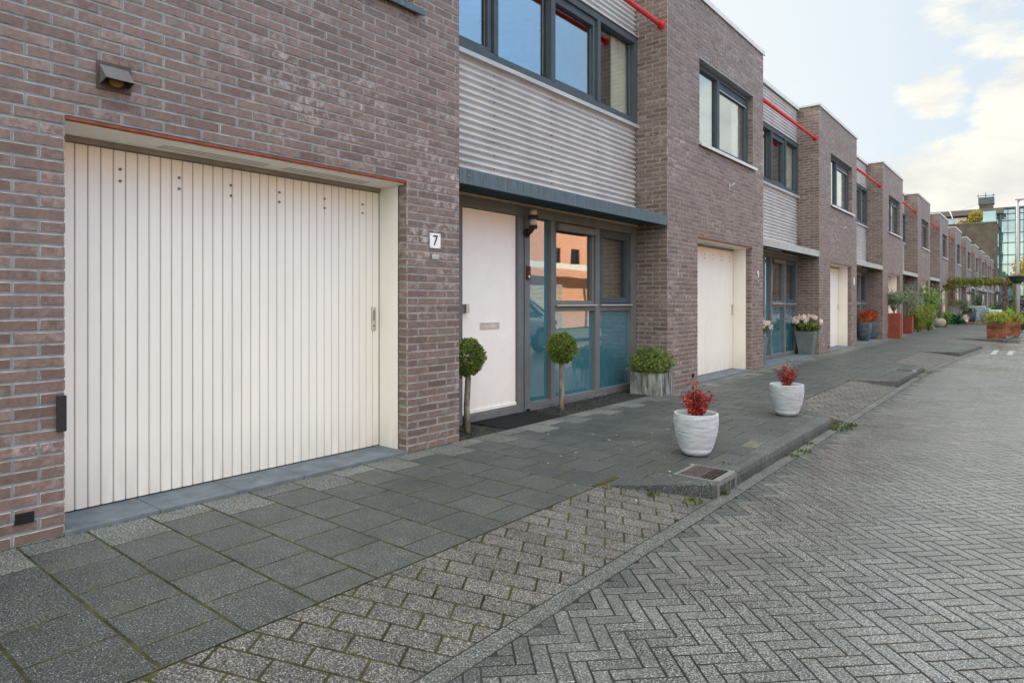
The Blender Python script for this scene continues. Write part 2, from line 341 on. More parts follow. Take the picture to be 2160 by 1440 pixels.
# ------------------------------------------------------------------ ground and paving
tag(MB().poly([(-260, -120, -.16), (260, -120, -.16), (260, 400, -.16), (-260, 400, -.16)]).build('ground', M['grass']), kind='structure')
EDGE = [(-9, 2.23), (14.5, 2.23), (18.7, 2.42), (22.4, 2.68), (26.5, 3.06), (31, 3.33), (120, 3.5)]
def ex(y):
    for (a, b), (c, d) in zip(EDGE, EDGE[1:]):
        if y <= c: return b + (d - b) * max(0, (y - a)) / (c - a)
    return EDGE[-1][1]
tag(MB().poly([(1.6, -9, -.1012), (9.4, -9, -.1012), (9.4, 130, -.1012), (1.6, 130, -.1012)]).build('road_bed', M['jointr']), kind='structure')
pb = MB().poly([(-1.2, -9, -.0012), (1.66, -9, -.0012), (1.66, 130, -.0012), (-1.2, 130, -.0012)])
# ramp bed slopes from the slabs to the gutter
pb.poly([(1.66, -9, -.0042), (2.232, -9, -.1055), (2.232, 14.5, -.1055), (1.66, 14.5, -.0042)])
yy = [14.5 + i * 1.5 for i in range(70)]
for a, b in zip(yy, yy[1:]):
    pb.poly([(1.66, a, -.0042), (ex(a), a, -.1055), (ex(b), b, -.1055), (1.66, b, -.0042)])
for i_ in ((4.17, 7.38), (11.4, 14.35), (18.9, 22.4), (26.2, 31.0), (34.5, 62)): pb.poly([(1.64, i_[0]-.28, -.0018), (ex(i_[0])-.14, i_[0]+.02, -.0018), (ex(i_[1])-.14, i_[1]-.02, -.0018), (1.64, i_[1]+.35, -.0018)])
tag(pb.build('pavement_bed', M['joint']), kind='structure')
def clip(poly, ax, val, keep_gt):
    o = []
    for i in range(len(poly)):
        p, q = poly[i], poly[(i+1) % len(poly)]
        ip = (p[ax] > val) == keep_gt; iq = (q[ax] > val) == keep_gt
        if ip: o.append(p)
        if ip != iq:
            t = (val - p[ax]) / (q[ax] - p[ax]); o.append((p[0]+(q[0]-p[0])*t, p[1]+(q[1]-p[1])*t))
    return o
def area(p): return abs(sum(p[i][0]*p[(i+1) % len(p)][1] - p[(i+1) % len(p)][0]*p[i][1] for i in range(len(p)))) / 2
def stone(mb, poly, zf, ch=.004, dep=.012, tone=None, jit=.0015):
    if len(poly) < 3 or area(poly) < .0008: return
    cx = sum(p[0] for p in poly) / len(poly); cy = sum(p[1] for p in poly) / len(poly)
    j = random.uniform(-jit, jit) * .5; tx = random.uniform(-1, 1) * jit * 4; ty = random.uniform(-1, 1) * jit * 4
    n = len(poly); vs = []
    for (x, y) in poly:
        d = math.hypot(x-cx, y-cy) or 1; k = max(0, 1 - ch * 1.5 / d)
        X, Y = cx + (x-cx)*k, cy + (y-cy)*k
        vs.append((X, Y, zf(X, Y) + j + tx*(X-cx) + ty*(Y-cy)))
    for (x, y) in poly: vs.append((x, y, zf(x, y) + j - ch))
    for (x, y) in poly: vs.append((x, y, zf(x, y) - dep))
    fs = [tuple(range(n))]
    for i in range(n):
        k = (i+1) % n; fs.append((i, n+i, n+k, k)); fs.append((n+i, 2*n+i, 2*n+k, n+k))
    if sum(poly[i][0]*poly[(i+1) % n][1] - poly[(i+1) % n][0]*poly[i][1] for i in range(n)) < 0: fs = [f[::-1] for f in fs]
    mb.add(vs, fs, tone)
flat = lambda z: (lambda x, y: z)
# herringbone road
ZR = -.1
road = MB(); U = .0648; g = .0042
ca, sa = cos(R(-45)), sin(R(-45))
def herring(x0, x1, y0, y1, mb, U=U):
    rr = int((abs(x1-x0) + abs(y1-y0)) / U * .75) + 4; mx, my = (x0+x1)/2, (y0+y1)/2
    for i in range(-rr, rr):
        for j in range(-rr, rr):
            k = (i - j) % 6
            if k == 0: q = (i*U+g, j*U+g, (i+3)*U-g, (j+1)*U-g)
            elif k == 5: q = (i*U+g, j*U+g, (i+1)*U-g, (j+3)*U-g)
            else: continue
            c0, c1 = (q[0]+q[2])/2, (q[1]+q[3])/2
            wx, wy = c0*ca - c1*sa, c0*sa + c1*ca
            if not (x0-.15-mx < wx < x1+.15-mx and y0-.15-my < wy < y1+.15-my): continue
            poly = [(x*ca - y*sa + mx, x*sa + y*ca + my) for x, y in ((q[0], q[1]), (q[2], q[1]), (q[2], q[3]), (q[0], q[3]))]
            yc = wy + my; lx = ex(yc) + .106; mb.mi = 1 if wx + mx < lx + random.uniform(.03, .13) else 0
            poly = clip(poly, 0, lx, True)
            if poly: poly = clip(poly, 0, x1, False)
            if poly: stone(mb, poly, flat(ZR), .0015, .014, jit=.0007)
herring(2.3, 6.9, -1.5, 34, road)
tag(road.build('road', [M['road'], M['gutterd']]), kind='structure')
tag(MB().poly([(2.6, 34.05, -.101), (6.9, 34.05, -.101), (6.9, 130, -.101), (2.6, 130, -.101)]).build('road_far', M['road']), kind='structure')
gm = MB(); gd = MB(); y = -1.5
while y < 46:
    a, b = ex(y), ex(y + .5)
    stone(gm, [(a+.012, y+.003), (a+.10, y+.003), (b+.10, y+.497), (b+.012, y+.497)], lambda x, y: ZR + .001, .0015)
    y += .5
tag(gm.build('gutter', M['gutter']), kind='structure')
# kerb islands: outer y0, y1 and the inner ends
ISL = [(4.17, 7.38, 3.70, 8.0), (11.40, 14.35, 11.12, 14.9), (18.9, 22.4, 18.6, 22.9), (26.2, 31.0, 25.9, 31.4), (34.5, 62, 34.2, 62)]
def in_isl(y): return any(a[2] + .02 < y < a[3] - .02 for a in ISL)
XS = 1.655; SY = .30; SX = .32
slab = MB(); edg = MB(); tanm = MB()
y = -2.98; r = 0
while y < 92:
    off = .19 if r % 2 else .03
    xend = XS
    lim = XS
    # island part reaches the kerb
    full = [i for i in ISL if i[0] - .0 <= y + .001 and y + SY <= i[1] + .001]
    near = [i for i in ISL if i[2] < y + SY and y < i[3]]
    xs = [.004] + [off + SX * k for k in range(0, 14) if off + SX*k > .06]
    for k in range(len(xs) - 1):
        x0, x1 = xs[k] + .0062, xs[k+1] - .0062
        if x0 < XS < xs[k+1] - .01 and not near: x1 = XS
        if not near and 0 < XS - xs[k+1] < .1: x1 = XS
        if not near and x0 > XS - .05: break
        kl = ex(y + .15) - .135
        if x0 > kl - .04: break
        x1 = min(x1, kl)
        poly = [(x0, y+.006), (x1, y+.006), (x1, y+SY-.006), (x0, y+SY-.006)]
        if near and x1 > XS:
            i = near[0]
            # diagonal returns of the island
            def line(px):  # near and far limits at a given x
                t = (px - 1.68) / (ex(i[0]) - .1 - 1.68)
                return i[2] + (i[0] - i[2]) * t + .1, i[3] + (i[1] - i[3]) * t - .1
            lo, hi = line((x0 + x1) / 2)
            if x0 < XS - .03:
                pl = [(x0, y+.006), (XS, y+.006), (XS, y+SY-.006), (x0, y+SY-.006)]
            y0 = max(y + .005, lo); y1 = min(y + SY - .005, hi)
            if y1 - y0 < .03:
                if x0 < XS - .03: stone(slab, pl, flat(0), .0015, .012, jit=.0006)
                continue
            if y1 - y0 < SY - .02 and x0 < XS - .03:
                stone(slab, pl, flat(0), .0015, .012, jit=.0006); poly = [(XS+.005, y0), (x1, y0), (x1, y1), (XS+.005, y1)]
            else: poly = [(x0, y0), (x1, y0), (x1, y1), (x0, y1)]
        tgt = slab
        if k == 0: tgt = edg
        if (x0 > 1.9 and (5.3 < y < 5.85 or 7.0 < y < 7.3)): tgt = tanm
        stone(tgt, poly, flat(0), .0015, .012, jit=.0006)
    y += SY; r += 1
pv = tag(slab.build('pavement', M['slab']), kind='structure')
tag(edg.build('pavement_edge_course', M['edge']), kind='structure'); tag(tanm.build('pavement_tan_tiles', M['tan']), kind='structure')
# ramp bricks, laid on the skew
rm = MB(); A = R(31); ca2, sa2 = cos(A), sin(A); BL, BW = .208, .111
zr = lambda x, y: -.001 - .1 * min(1, max(0, (x - 1.66) / (ex(y) - 1.665)))
def rampfield(y0, y1, cut0, cut1):
    mx, my = 1.95, (y0 + y1) / 2; n = int((y1 - y0) / BW) + 12
    for j in range(-n, n):
        for i in range(-n // 2 - 3, n // 2 + 3):
            a0 = i * BL + (j % 2) * BL / 2; b0 = j * BW
            c0, c1 = a0 + BL/2, b0 + BW/2
            wx, wy = c0*ca2 - c1*sa2 + mx, c0*sa2 + c1*ca2 + my
            if not (1.5 < wx < ex(wy) + .2 and y0 - .2 < wy < y1 + .2): continue
            poly = [(x*ca2 - y*sa2 + mx, x*sa2 + y*ca2 + my) for x, y in ((a0+.0055, b0+.0055), (a0+BL-.0055, b0+.0055), (a0+BL-.0055, b0+BW-.0055), (a0+.0055, b0+BW-.0055))]
            poly = clip(poly, 0, XS + .01, True)
            if poly: poly = clip(poly, 0, ex(wy) + .003, False)
            # sheared limits follow the island returns
            if poly:
                t = lambda p: (p[0] - 1.68) / .55
                s0 = [(p[0], p[1] - (cut0[0] + (cut0[1]-cut0[0]) * t(p))) for p in poly]; s0 = clip(s0, 1, 0, True)
                poly = [(p[0], p[1] + (cut0[0] + (cut0[1]-cut0[0]) * t(p))) for p in s0]
            if poly:
                s0 = [(p[0], p[1] - (cut1[0] + (cut1[1]-cut1[0]) * t(p))) for p in poly]; s0 = clip(s0, 1, 0, False)
                poly = [(p[0], p[1] + (cut1[0] + (cut1[1]-cut1[0]) * t(p))) for p in s0]
            if poly: stone(rm, poly, zr, .0018, .012, jit=.0008)
prev = (-3, -3)
for i in ISL:
    rampfield(prev[0], i[0] + .1, prev, (i[2], i[0])); prev = (i[3], i[1])
tag(rm.build('driveway_ramp', M['rampb']), kind='structure')
# kerbs
for i in ISL:
    kb = MB(); y0, y1, a0, a1 = i
    n = max(1, round((y1 - y0) / 1.0)); hk = 0 if y0 < 15 else -.01
    for k in range(n):
        ya = y0 + (y1-y0) * k / n + (.002 if k else 0); yb = y0 + (y1-y0) * (k+1) / n - .002
        xa, xb = ex(ya), ex(yb); t = random.random(); c = .018
        sec = lambda x: [(x-.13, -.13), (x+.006, -.13), (x+.006, -.05), (x, -c), (x-c*.4, -c*.35), (x-c, 0), (x-.13, 0)]
        vs = [(px, ya, pz+.002) for px, pz in sec(xa)] + [(px, yb, pz+.002) for px, pz in sec(xb)]
        fs = [(q, (q+1) % 7, 7+(q+1) % 7, 7+q) for q in range(7)] + [tuple(range(7))[::-1], tuple(range(7, 14))]
        kb.add(vs, [f[::-1] for f in fs], t)
    for (yo, yi, s) in ((y0, a0, 1), (y1, a1, -1)):
        xo = ex(yo)
        d = Vector((xo - 1.68, yo - yi, 0)).normalized(); nn = Vector((-d.y, d.x, 0)) * (.13 * s)
        if s < 0: nn = -Vector((-d.y, d.x, 0)) * .13
        p0 = Vector((1.68, yi, 0)); p1 = Vector((xo - .002, yo, 0))
        if s > 0: q0, q1 = p0 + Vector((0, .22, 0)), Vector((xo - .13, yo + .12, 0))
        else: q0, q1 = p0 - Vector((0, .22, 0)), Vector((xo - .13, yo - .12, 0))
        h0, h1 = .004, .003
        vs = [(p0.x, p0.y, -.02), (p1.x, p1.y, -.13), (q1.x, q1.y, -.13), (q0.x, q0.y, -.05), (p0.x, p0.y, h0-.004), (p1.x, p1.y, h1-.006), (q1.x, q1.y, h1), (q0.x, q0.y, h0)]
        kb.add(vs, [(0,3,2,1),(4,5,6,7),(0,1,5,4),(1,2,6,5),(2,3,7,6),(3,0,4,7)] if s > 0 else [(0,1,2,3),(4,7,6,5),(0,4,5,1),(1,5,6,2),(2,6,7,3),(3,7,4,0)])
    tag(kb.build('kerb', M['kerb'], bevel=.004), kind='structure')
# far pavement across the road and beyond
tag(MB().box(6.95, 7.07, -9, 130, -.2, .0).box(7.07, 9.4, -9, 130, -.2, -.01).build('pavement_opposite', M['slab']), kind='structure')
for k in range(9):
    mk = MB(); x = 2.98 + k * .33
    mk.poly([(x, 20.0, ZR+.006), (x+.11, 20.0, ZR+.006), (x+.11, 21.9, ZR+.006), (x, 21.9, ZR+.006)])
    tag(mk.build('road_marking', M['marking']), kind='structure')
# weeds in the joints
def blade_patch(mb, cx, cy, cz, r, n, h, wd=.004, flat_=.3):
    for _ in range(n):
        a = random.uniform(0, 2*pi); q = r * math.sqrt(random.random()); x, y = cx + q*cos(a), cy + q*sin(a)
        b = random.uniform(0, 2*pi); hh = h * random.uniform(.3, .75); dx, dy = cos(b)*hh*flat_*2, sin(b)*hh*flat_*2
        wx, wy = -sin(b)*wd, cos(b)*wd
        mb.add([(x-wx, y-wy, cz), (x+wx, y+wy, cz), (x+dx*.5+wx, y+dy*.5+wy, cz+hh*.7), (x+dx, y+dy, cz+hh), (x+dx*.5-wx, y+dy*.5-wy, cz+hh*.7)], [(0,1,2,3,4)])
wd = MB()
for (x, y, z, r, n, h) in [(2.17, 3.98, -.09, .07, 40, .05), (1.95, 3.85, -.05, .05, 24, .04), (1.72, 3.66, -.01, .03, 16, .03), (2.25, 4.33, -.1, .04, 22, .045),
        (2.28, 5.75, -.1, .06, 30, .03), (2.28, 6.0, -.1, .1, 60, .035), (2.28, 6.35, -.1, .05, 20, .03), (2.30, 7.3, -.1, .14, 90, .06), (2.33, 7.55, -.1, .12, 60, .05), (2.08, 4.75, 0, .06, 22, .012),
        (2.3, 14.1, -.1, .12, 40, .05), (2.27, 13.2, -.1, .06, 20, .04), (3.2, 26.3, -.1, .25, 90, .07), (3.4, 27.5, -.1, .25, 60, .07)]:
    blade_patch(wd, x, y, z, r, n, h, .005)
for _ in range(420):   # moss tufts along the wall foot and in the slab joints
    r_ = random.random()
    if r_ < .6: blade_patch(wd, random.uniform(.0, .012), random.uniform(.4, 4.0), -.002, .014, 6, .010, .004)
    else:
        row = random.randint(0, 14); blade_patch(wd, random.uniform(.0, 1.0)**1.5*1.6, -2.98 + SY * (row + 9), -.004, .008, 5, .007, .003)
tag(wd.build('weeds', leaf('weed_leaf', (.035, .065, .015), (.09, .12, .025))), kind='stuff')
lv = MB()
for _ in range(120):
    if random.random() < .5: x, y, z = random.uniform(.3, 2.1), random.uniform(3.5, 9), .004
    else: x, y, z = random.uniform(.1, 2.1), random.uniform(8, 22), .004
    a = random.uniform(0, pi); l, b = random.uniform(.008, .02), random.uniform(.005, .009)
    lv.add([(x+l*cos(a), y+l*sin(a), z), (x-b*sin(a), y+b*cos(a), z+.002), (x-l*cos(a), y-l*sin(a), z), (x+b*sin(a), y-b*cos(a), z+.001)], [(0,1,2,3)])
tag(lv.build('fallen_petals', pm('petal', (.42, .42, .36), .7, tone=.4)), kind='stuff')
# ------------------------------------------------------------------ brickwork
BLM, CH = .2183, .0625
def bricks(mb, O, A, Nn, a0, a1, z0, z1, holes=(), anchor=0., pr=.0045, seed=0, ph=0):
    O, A, Nn = Vector(O), Vector(A), Vector(Nn); nz = int(round((z1 - z0) / CH + .49))
    flip = A.cross(Vector((0, 0, 1))).dot(Nn) < 0
    for r in range(nz):
        zb, zt = z0 + r*CH + .006, z0 + (r+1)*CH - .006
        zt = min(zt, z1)
        if zt - zb < .01: continue
        segs = [(a0, a1, anchor)]
        for (h0, h1, hz0, hz1) in holes:
            if zt > hz0 + .012 and zb < hz1 - .012:
                ns = []
                for s0, s1, an in segs:
                    if h1 <= s0 or h0 >= s1: ns.append((s0, s1, an)); continue
                    if h0 > s0: ns.append((s0, h0, h0))
                    if h1 < s1: ns.append((h1, s1, h1))
                segs = ns
        for s0, s1, an in segs:
            off = an + (BLM/2 if (r + ph) % 2 else 0)
            k = math.floor((s0 - off) / BLM)
            while off + k*BLM < s1:
                b0 = max(off + k*BLM, s0); b1 = min(off + (k+1)*BLM, s1); k += 1
                e0 = .0 if b0 == s0 else .0055; e1 = .0 if b1 == s1 else .0055
                b0 += e0; b1 -= e1
                if b1 - b0 < .025: continue
                if abs(b0 - s0) > .001: b0 += random.uniform(-.0018, .0018)
                if abs(b1 - s1) > .001: b1 += random.uniform(-.0018, .0018)
                p = pr + random.uniform(-.0016, .0016); q = -.003
                za, zc = zb + random.uniform(-.0012, .0012), zt + random.uniform(-.0012, .0012)
                # rounded arris: a slightly inset face on a sloping shoulder
                c = .0026
                vs = []
                for (a, z, n_) in ((b0, za, q), (b1, za, q), (b1, zc, q), (b0, zc, q), (b0, za, p-c), (b1, za, p-c), (b1, zc, p-c), (b0, zc, p-c), (b0+c, za+c, p), (b1-c, za+c, p), (b1-c, zc-c, p), (b0+c, zc-c, p)):
                    vs.append(O + A*a + Vector((0, 0, z)) + Nn*n_)
                fs = [(0,1,5,4),(1,2,6,5),(2,3,7,6),(3,0,4,7),(4,5,9,8),(5,6,10,9),(6,7,11,10),(7,4,8,11),(8,9,10,11)]
                if flip: fs = [f[::-1] for f in fs]
                b_ = len(mb.v); t_ = random.random(); mb.add(vs, fs, t_)
                for q_ in (-5, -4, -3, -2): mb.m[q_] = 1
def walls_with_holes(mb, a0, a1, z0, z1, holes, put):
    """split a rectangle minus holes in boxes; put(a0,a1,z0,z1) adds one"""
    As = sorted({a0, a1, *[h[0] for h in holes], *[h[1] for h in holes]}); As = [a for a in As if a0 <= a <= a1]
    for p, q in zip(As, As[1:]):
        zs = sorted([(h[2], h[3]) for h in holes if h[0] < (p+q)/2 < h[1]]); z = z0
        for h0, h1 in zs:
            if h0 > z: put(p, q, z, h0)
            z = max(z, h1)
        if z < z1: put(p, q, z, z1)
TOP = 5.75
def corr(mb, x, y0, y1, z0, z1, pitch=.0695, amp=.014):
    n = int((z1 - z0) / pitch * 8); vs = []; fs = []
    for i in range(n + 1):
        z = z0 + (z1 - z0) * i / n; s = sin(2*pi*(z - z0)/pitch); s = max(-1, min(1, s * 1.5))
        X = x + amp * s; vs += [(X, y0, z), (X, y1, z)]
    for i in range(n): fs.append((2*i, 2*i+1, 2*i+3, 2*i+2))
    mb.add(vs, fs, .5, True)
def frame_rect(mb, x0, x1, y0, y1, z0, z1, w, wt=None, wb=None):
    wt = wt or w; wb = wb or w
    mb.box(x0, x1, y0, y0+w, z0, z1).box(x0, x1, y1-w, y1, z0, z1).box(x0, x1, y0+w, y1-w, z1-wt, z1).box(x0, x1, y0+w, y1-w, z0, z0+wb)
def wavy(mb, x, y0, y1, z0, z1, amp=.03, wl=.09):
    n = int((y1-y0)/wl*8) + 2; vs = []; fs = []
    for i in range(n+1):
        y = y0 + (y1-y0)*i/n; X = x + amp*sin(2*pi*y/wl) + amp*.5*sin(2*pi*y/wl*.37+1)
        vs += [(X, y, z0), (X + random.uniform(-.004, .004), y, z1)]
    for i in range(n): fs.append((2*i, 2*i+2, 2*i+3, 2*i+1))
    mb.add(vs, fs, .5, True)
G0, G1, GT = .99, 3.335, 2.18          # garage opening in house coordinates
W0, W1, WZ0, WZ1 = 1.06, 3.41, 3.585, 4.845  # upper window of the bay
BE = 3.93                               # bay end
def make_house(RW, ext=0., first=False):
    h = thing('brick_house', '', 'house')
    E = BE + RW                         # end of the recess
    holes = [(G0, G1, -.2, GT), (W0, W1, WZ0, WZ1)]
    b = MB()
    bricks(b, (0, 0, 0), (0, 1, 0), (1, 0, 0), -ext, BE, 0, TOP, holes, anchor=G1)
    bricks(b, (0, BE, 0), (1, 0, 0), (0, 1, 0), -.50, 0, 0, TOP, (), anchor=0)      # end facing the recess
    if not ext: bricks(b, (0, 0, 0), (1, 0, 0), (0, -1, 0), -.50, 0, 0, TOP, (), anchor=-.11 if 0 else 0, ph=1)
    bricks(b, (0, G1, 0), (1, 0, 0), (0, -1, 0), -.1, 0, 0, GT, (), anchor=0); bricks(b, (0, G0, 0), (1, 0, 0), (0, 1, 0), -.1, 0, 0, GT)
    bricks(b, (0, W1, 0), (1, 0, 0), (0, -1, 0), -.1, 0, WZ0, WZ1); bricks(b, (0, W0, 0), (1, 0, 0), (0, 1, 0), -.1, 0, WZ0, WZ1)
    wall = b.build('wall', [M['brick'], M['arris']], h)
    m = MB()
    walls_with_holes(m, -ext + (0 if ext else .0), BE, -.1, TOP, holes, lambda p, q, r, s: m.box(-.1, 0, p + (.0), q, r, s))
    m.box(-.5, -.1, BE-.1, BE, -.1, TOP); 
    if not ext: m.box(-.5, -.1, 0, .1, -.1, TOP)
    m.build('mortar', M['mortar'], wall)
    # body of the house behind: roof, floors, rear and party walls
    bd = MB(); bd.box(-9, -.33, -ext, BE-.001, TOP-.25, TOP-.12).box(-9, -.64, BE+.001, E, TOP-.25, TOP-.12).box(-9, -8.8, -ext, E, -.1, TOP-.25)
    bd.box(-8.8, -.4, -ext, BE-.0, 2.42, 2.7).box(-8.8, -.55, BE, E, 2.42, 2.7)
    bd.box(-8.8, -.33, -ext + .001, -ext + .05, -.1, 2.4).box(-8.8, -.55, BE-.05, BE-.001, -.1, 2.42).box(-8.8, -.55, BE-.05, BE-.001, 2.7, TOP-.25).box(-8.8, -.6, E-.05, E-.001, -.1, 2.42).box(-8.8, -.6, E-.05, E-.001, 2.7, TOP-.25)
    bd.box(-2.6, -2.5, -ext+.05, BE-.05, 2.7, TOP-.25).box(-2.9, -2.8, BE, E-.05, 2.7, TOP-.25).box(-2.6, -2.5, BE, E-.05, 0, 2.42)
    bd.build('interior', M['room'], h)
    # parapet caps
    c = MB(); c.box(-.32, .03, -ext - (0 if ext else .03), BE+.03, TOP, TOP+.045).box(-.55, -.32, BE-.25, BE+.03, TOP, TOP+.045)
    if not ext: c.box(-.62, -.32, -.03, .25, TOP, TOP+.045)
    c.box(-.72, -.43, BE+.03, E-.03, TOP-.02, TOP+.03)
    c.box(.012, .03, -ext, BE+.03, TOP-.03, TOP); c.box(-.445, -.43, BE+.03, E-.03, TOP-.055, TOP-.02)
    c.build('parapet_cap', M['cap'], h)
    # garage door
    d = MB(); n = 35; X = -.33; bw = (G1 - G0 - .03) / n
    for k in range(n):
        y0 = G0 + .015 + k*bw + .002; y1 = y0 + bw - .004
        for (ya, yb, xa, xb) in ((y0, y0+.004, X-.008, X), (y0+.004, y1-.004, X, X), (y1-.004, y1, X, X-.008)):
            d.add([(xa, ya, .03), (xb, yb, .03), (xb, yb, 2.11), (xa, ya, 2.11)], [(0,1,2,3)], .5)
    d.mi = 1
    for y in (G0+.38, G0+.72, G0+1.06, G0+1.42, G0+1.80, G0+2.16):
        for z in (1.93, 2.0): d.tube([(X, y, z), (X+.006, y, z)], .009, 10)
    gd_ = d.build('garage_door', [M['cream'], M['steel']], h)
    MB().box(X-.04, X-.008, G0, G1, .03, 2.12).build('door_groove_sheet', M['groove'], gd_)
    hm = MB(); hm.box(X, X+.012, G1-.10, G1-.055, .98, 1.17); hd = hm.build('door_handle', M['handle'], gd_, bevel=.003)
    MB().box(X+.0125, X+.014, G1-.086, G1-.069, 1.06, 1.145).tube([(X+.012, G1-.077, 1.015), (X+.0145, G1-.077, 1.015)], .01, 10).build('keyhole', M['groove'], gd_)
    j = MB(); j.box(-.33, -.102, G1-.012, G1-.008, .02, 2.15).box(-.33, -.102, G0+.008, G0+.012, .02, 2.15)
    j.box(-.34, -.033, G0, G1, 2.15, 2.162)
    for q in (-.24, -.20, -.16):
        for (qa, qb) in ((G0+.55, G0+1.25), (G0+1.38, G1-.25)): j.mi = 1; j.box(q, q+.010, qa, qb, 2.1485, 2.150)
    j.build('door_lining', [M['cream'], M['groove']], h)
    s = MB(); s.box(-.33, -.315, G0+.013, G1-.013, 2.118, 2.15); s.build('door_track', M['groove'], h)
    MB().box(-.030, .001, G0+.001, G1-.001, 2.160, 2.176).build('lintel', M['redox'], h)
    st = MB(); k = 5
    for i in range(k):
        y0 = G0 + (G1-G0)*i/k + .002; y1 = G0 + (G1-G0)*(i+1)/k - .002; MB().box(-.34, .012, y0, y1, -.05, .022).build('threshold_tile', M['bluestone'], h, bevel=.002)
    # upper window of the bay
    f = MB(); frame_rect(f, -.17, -.095, W0, W1, WZ0, WZ1, .06, .07, .07); f.box(-.165, -.09, W0+.92, W0+1.02, WZ0+.07, WZ1-.07)
    frame_rect(f, -.16, -.115, W0+1.02, W1-.06, WZ0+.07, WZ1-.07, .05, .12)
    wf = MB(); wf.box(-.142, -.136, W0+.05, W1-.05, WZ0+.06, WZ1-.06)
    win = wf.build('window', M['glass_bay'], h); f.build('frame', M['frame'], win, bevel=.003)
    MB().box(-.15, .055, W0-.03, W1+.07, WZ0-.03, WZ0-.008).box(.04, .055, W0-.03, W1+.07, WZ0-.055, WZ0-.03).build('sill', M['canopy'] if first else M['cap'], win)
    MB().box(-.11, -.1, W0+1.04, W1-.07, WZ1-.20, WZ1-.185).build('vent_strip', M['alu'], win)
    cu = MB(); wavy(cu, -.20, W0+.06, W0+.95, WZ0, WZ1, .012); cu.build('curtain', M['blind'], win)
    cu = MB(); wavy(cu, -.22, W1-.38, W1-.05, WZ0, WZ1, .02); cu.build('curtain', M['curtain'], win)
    # recess cladding
    for (za, zc, zs, nk) in ((2.38, 3.64, 2.45, 17), (4.94, TOP-.055, 5.0, 10)):
        cl_ = MB(); corr(cl_, -.485, BE+.02, E-.02, za, zc); cl_.box(-.62, -.50, BE, E, za, zc + (.025 if za > 4 else 0)); cl_.mi = 1
        for fr in (.25, .5, .75, .985):
            y = BE + RW*fr
            for k in range(0, nk, 2 if fr < .9 else 1): cl_.tube([(-.476, y, zs + .0695*k), (-.468, y, zs+.0695*k)], .006, 6)
        ca_ = cl_.build('cladding', [M['alu_clad'], M['frame_dark']], h)
    MB().box(-.49, -.425, BE+.003, E-.003, 3.64, 3.655).box(-.434, -.425, BE+.003, E-.003, 3.655, 3.685).box(-.49, -.44, BE+.003, E-.003, 4.915, 4.93).build('flashing', M['alu'], ca_)
    # recess upper window: four lights
    UZ0, UZ1 = 3.69, 4.90; a, e = BE+.01, E-.01
    f = MB(); frame_rect(f, -.58, -.455, a, e, UZ0, UZ1, .075, .08, .085)
    cols = [a + (e-a)*k/4 for k in range(5)]
    for k in (1, 2, 3): f.box(-.57, -.45, cols[k]-.035, cols[k]+.035, UZ0+.08, UZ1-.08)
    for k in (0, 2): frame_rect(f, -.56, -.485, cols[k]+.04, cols[k+1]-.04, UZ0+.085, UZ1-.08, .055, .09)
    w_ = MB().box(-.535, -.529, a+.05, e-.05, UZ0+.05, UZ1-.05).build('window', M['glass'], h)
    f.mi = 1; fr2 = f
    for k in range(4):
        z = UZ1 - .21 if k in (0, 2) else UZ1 - .1
        fr2.box(-.528, -.52, cols[k]+.1, cols[k]+.112, UZ0+.14, z).box(-.528, -.52, cols[k+1]-.112, cols[k+1]-.1, UZ0+.14, z)
    f.build('frame', [M['frame'], M['frame_grey']], w_, bevel=.003)
    cu = MB(); wavy(cu, -.60, e-.50, e-.05, UZ0, UZ1, .02); cu.build('curtain', M['curtain'], w_)
    # canopy
    if first: mc, mr = M['canopy'], M['rib']
    else: mc, mr = M['canopy_lt'], M['frame']
    k_ = MB(); k_.box(-.02, .004, BE+.008, E-.008, 2.25, 2.39).box(-.47, -.02, BE+.008, E-.008, 2.372, 2.388)
    cn = k_.build('canopy', mc, h, bevel=.003)
    r_ = MB()
    for i in range(6): x = -.44 + i*.072; r_.box(x, x+.03, BE+.01, E-.01, 2.29, 2.33)
    r_.box(-.47, -.02, BE+.01, E-.01, 2.335, 2.345)
    r_.build('canopy_slats', mr, cn)
    if not first: MB().box(-.30, -.26, BE+.35, BE+.9, 2.278, 2.288).build('strip_light', M['lamp_on'], cn); MB().box(-.30, -.26, BE+1.05, BE+2.0, 2.278, 2.288).build('strip_light', M['lamp_on'], cn)
    for ys in (BE+.12, E-.1): MB().tube([(.004, ys, 2.33), (.01, ys, 2.33)], .012, 10).build('screw', M['steel'], cn)
    MB().box(-.47, -.44, BE+.005, E-.005, 2.262, 2.285).build('head_trim', pm('timber_trim', (.5, .38, .26), .6), cn)
    # entrance front
    X0, X1 = -.58, -.47
    Y = lambda v: BE + (v - 4.06) * RW / 4.08     # positions measured on the first house
    f = MB(); f.box(X0, X1+.012, BE, E, 2.155, 2.26).box(X0, X1, Y(4.50), Y(4.60), .0, 2.155).box(X0, X1, Y(5.475), Y(5.57), .0, 2.155).box(X0, X1+.01, Y(5.58), Y(5.67), .0, 2.155)
    f.box(X0, X1, Y(6.085), Y(6.17), .03, 2.155).box(X0, X1, Y(7.055), Y(7.16), .03, 2.155).box(X0, X1, Y(7.985), E-.003, .0, 2.155)
    f.box(X0, X1-.01, Y(6.17), Y(7.055), 1.10, 1.175).box(X0, X1-.01, Y(7.16), Y(7.985), 1.10, 1.175)
    f.box(X0, X1+.02, Y(4.6), Y(5.475), .015, .085).box(X0, X1-.005, Y(5.67), Y(7.985), .03, .085)
    fo = f.build('entrance_frame', M['frame_grey'], h, bevel=.003)
    MB().box(X0-.06, X1-.03, BE, Y(4.5), 0, 2.155).build('dark_gap', M['frame_dark'], fo)
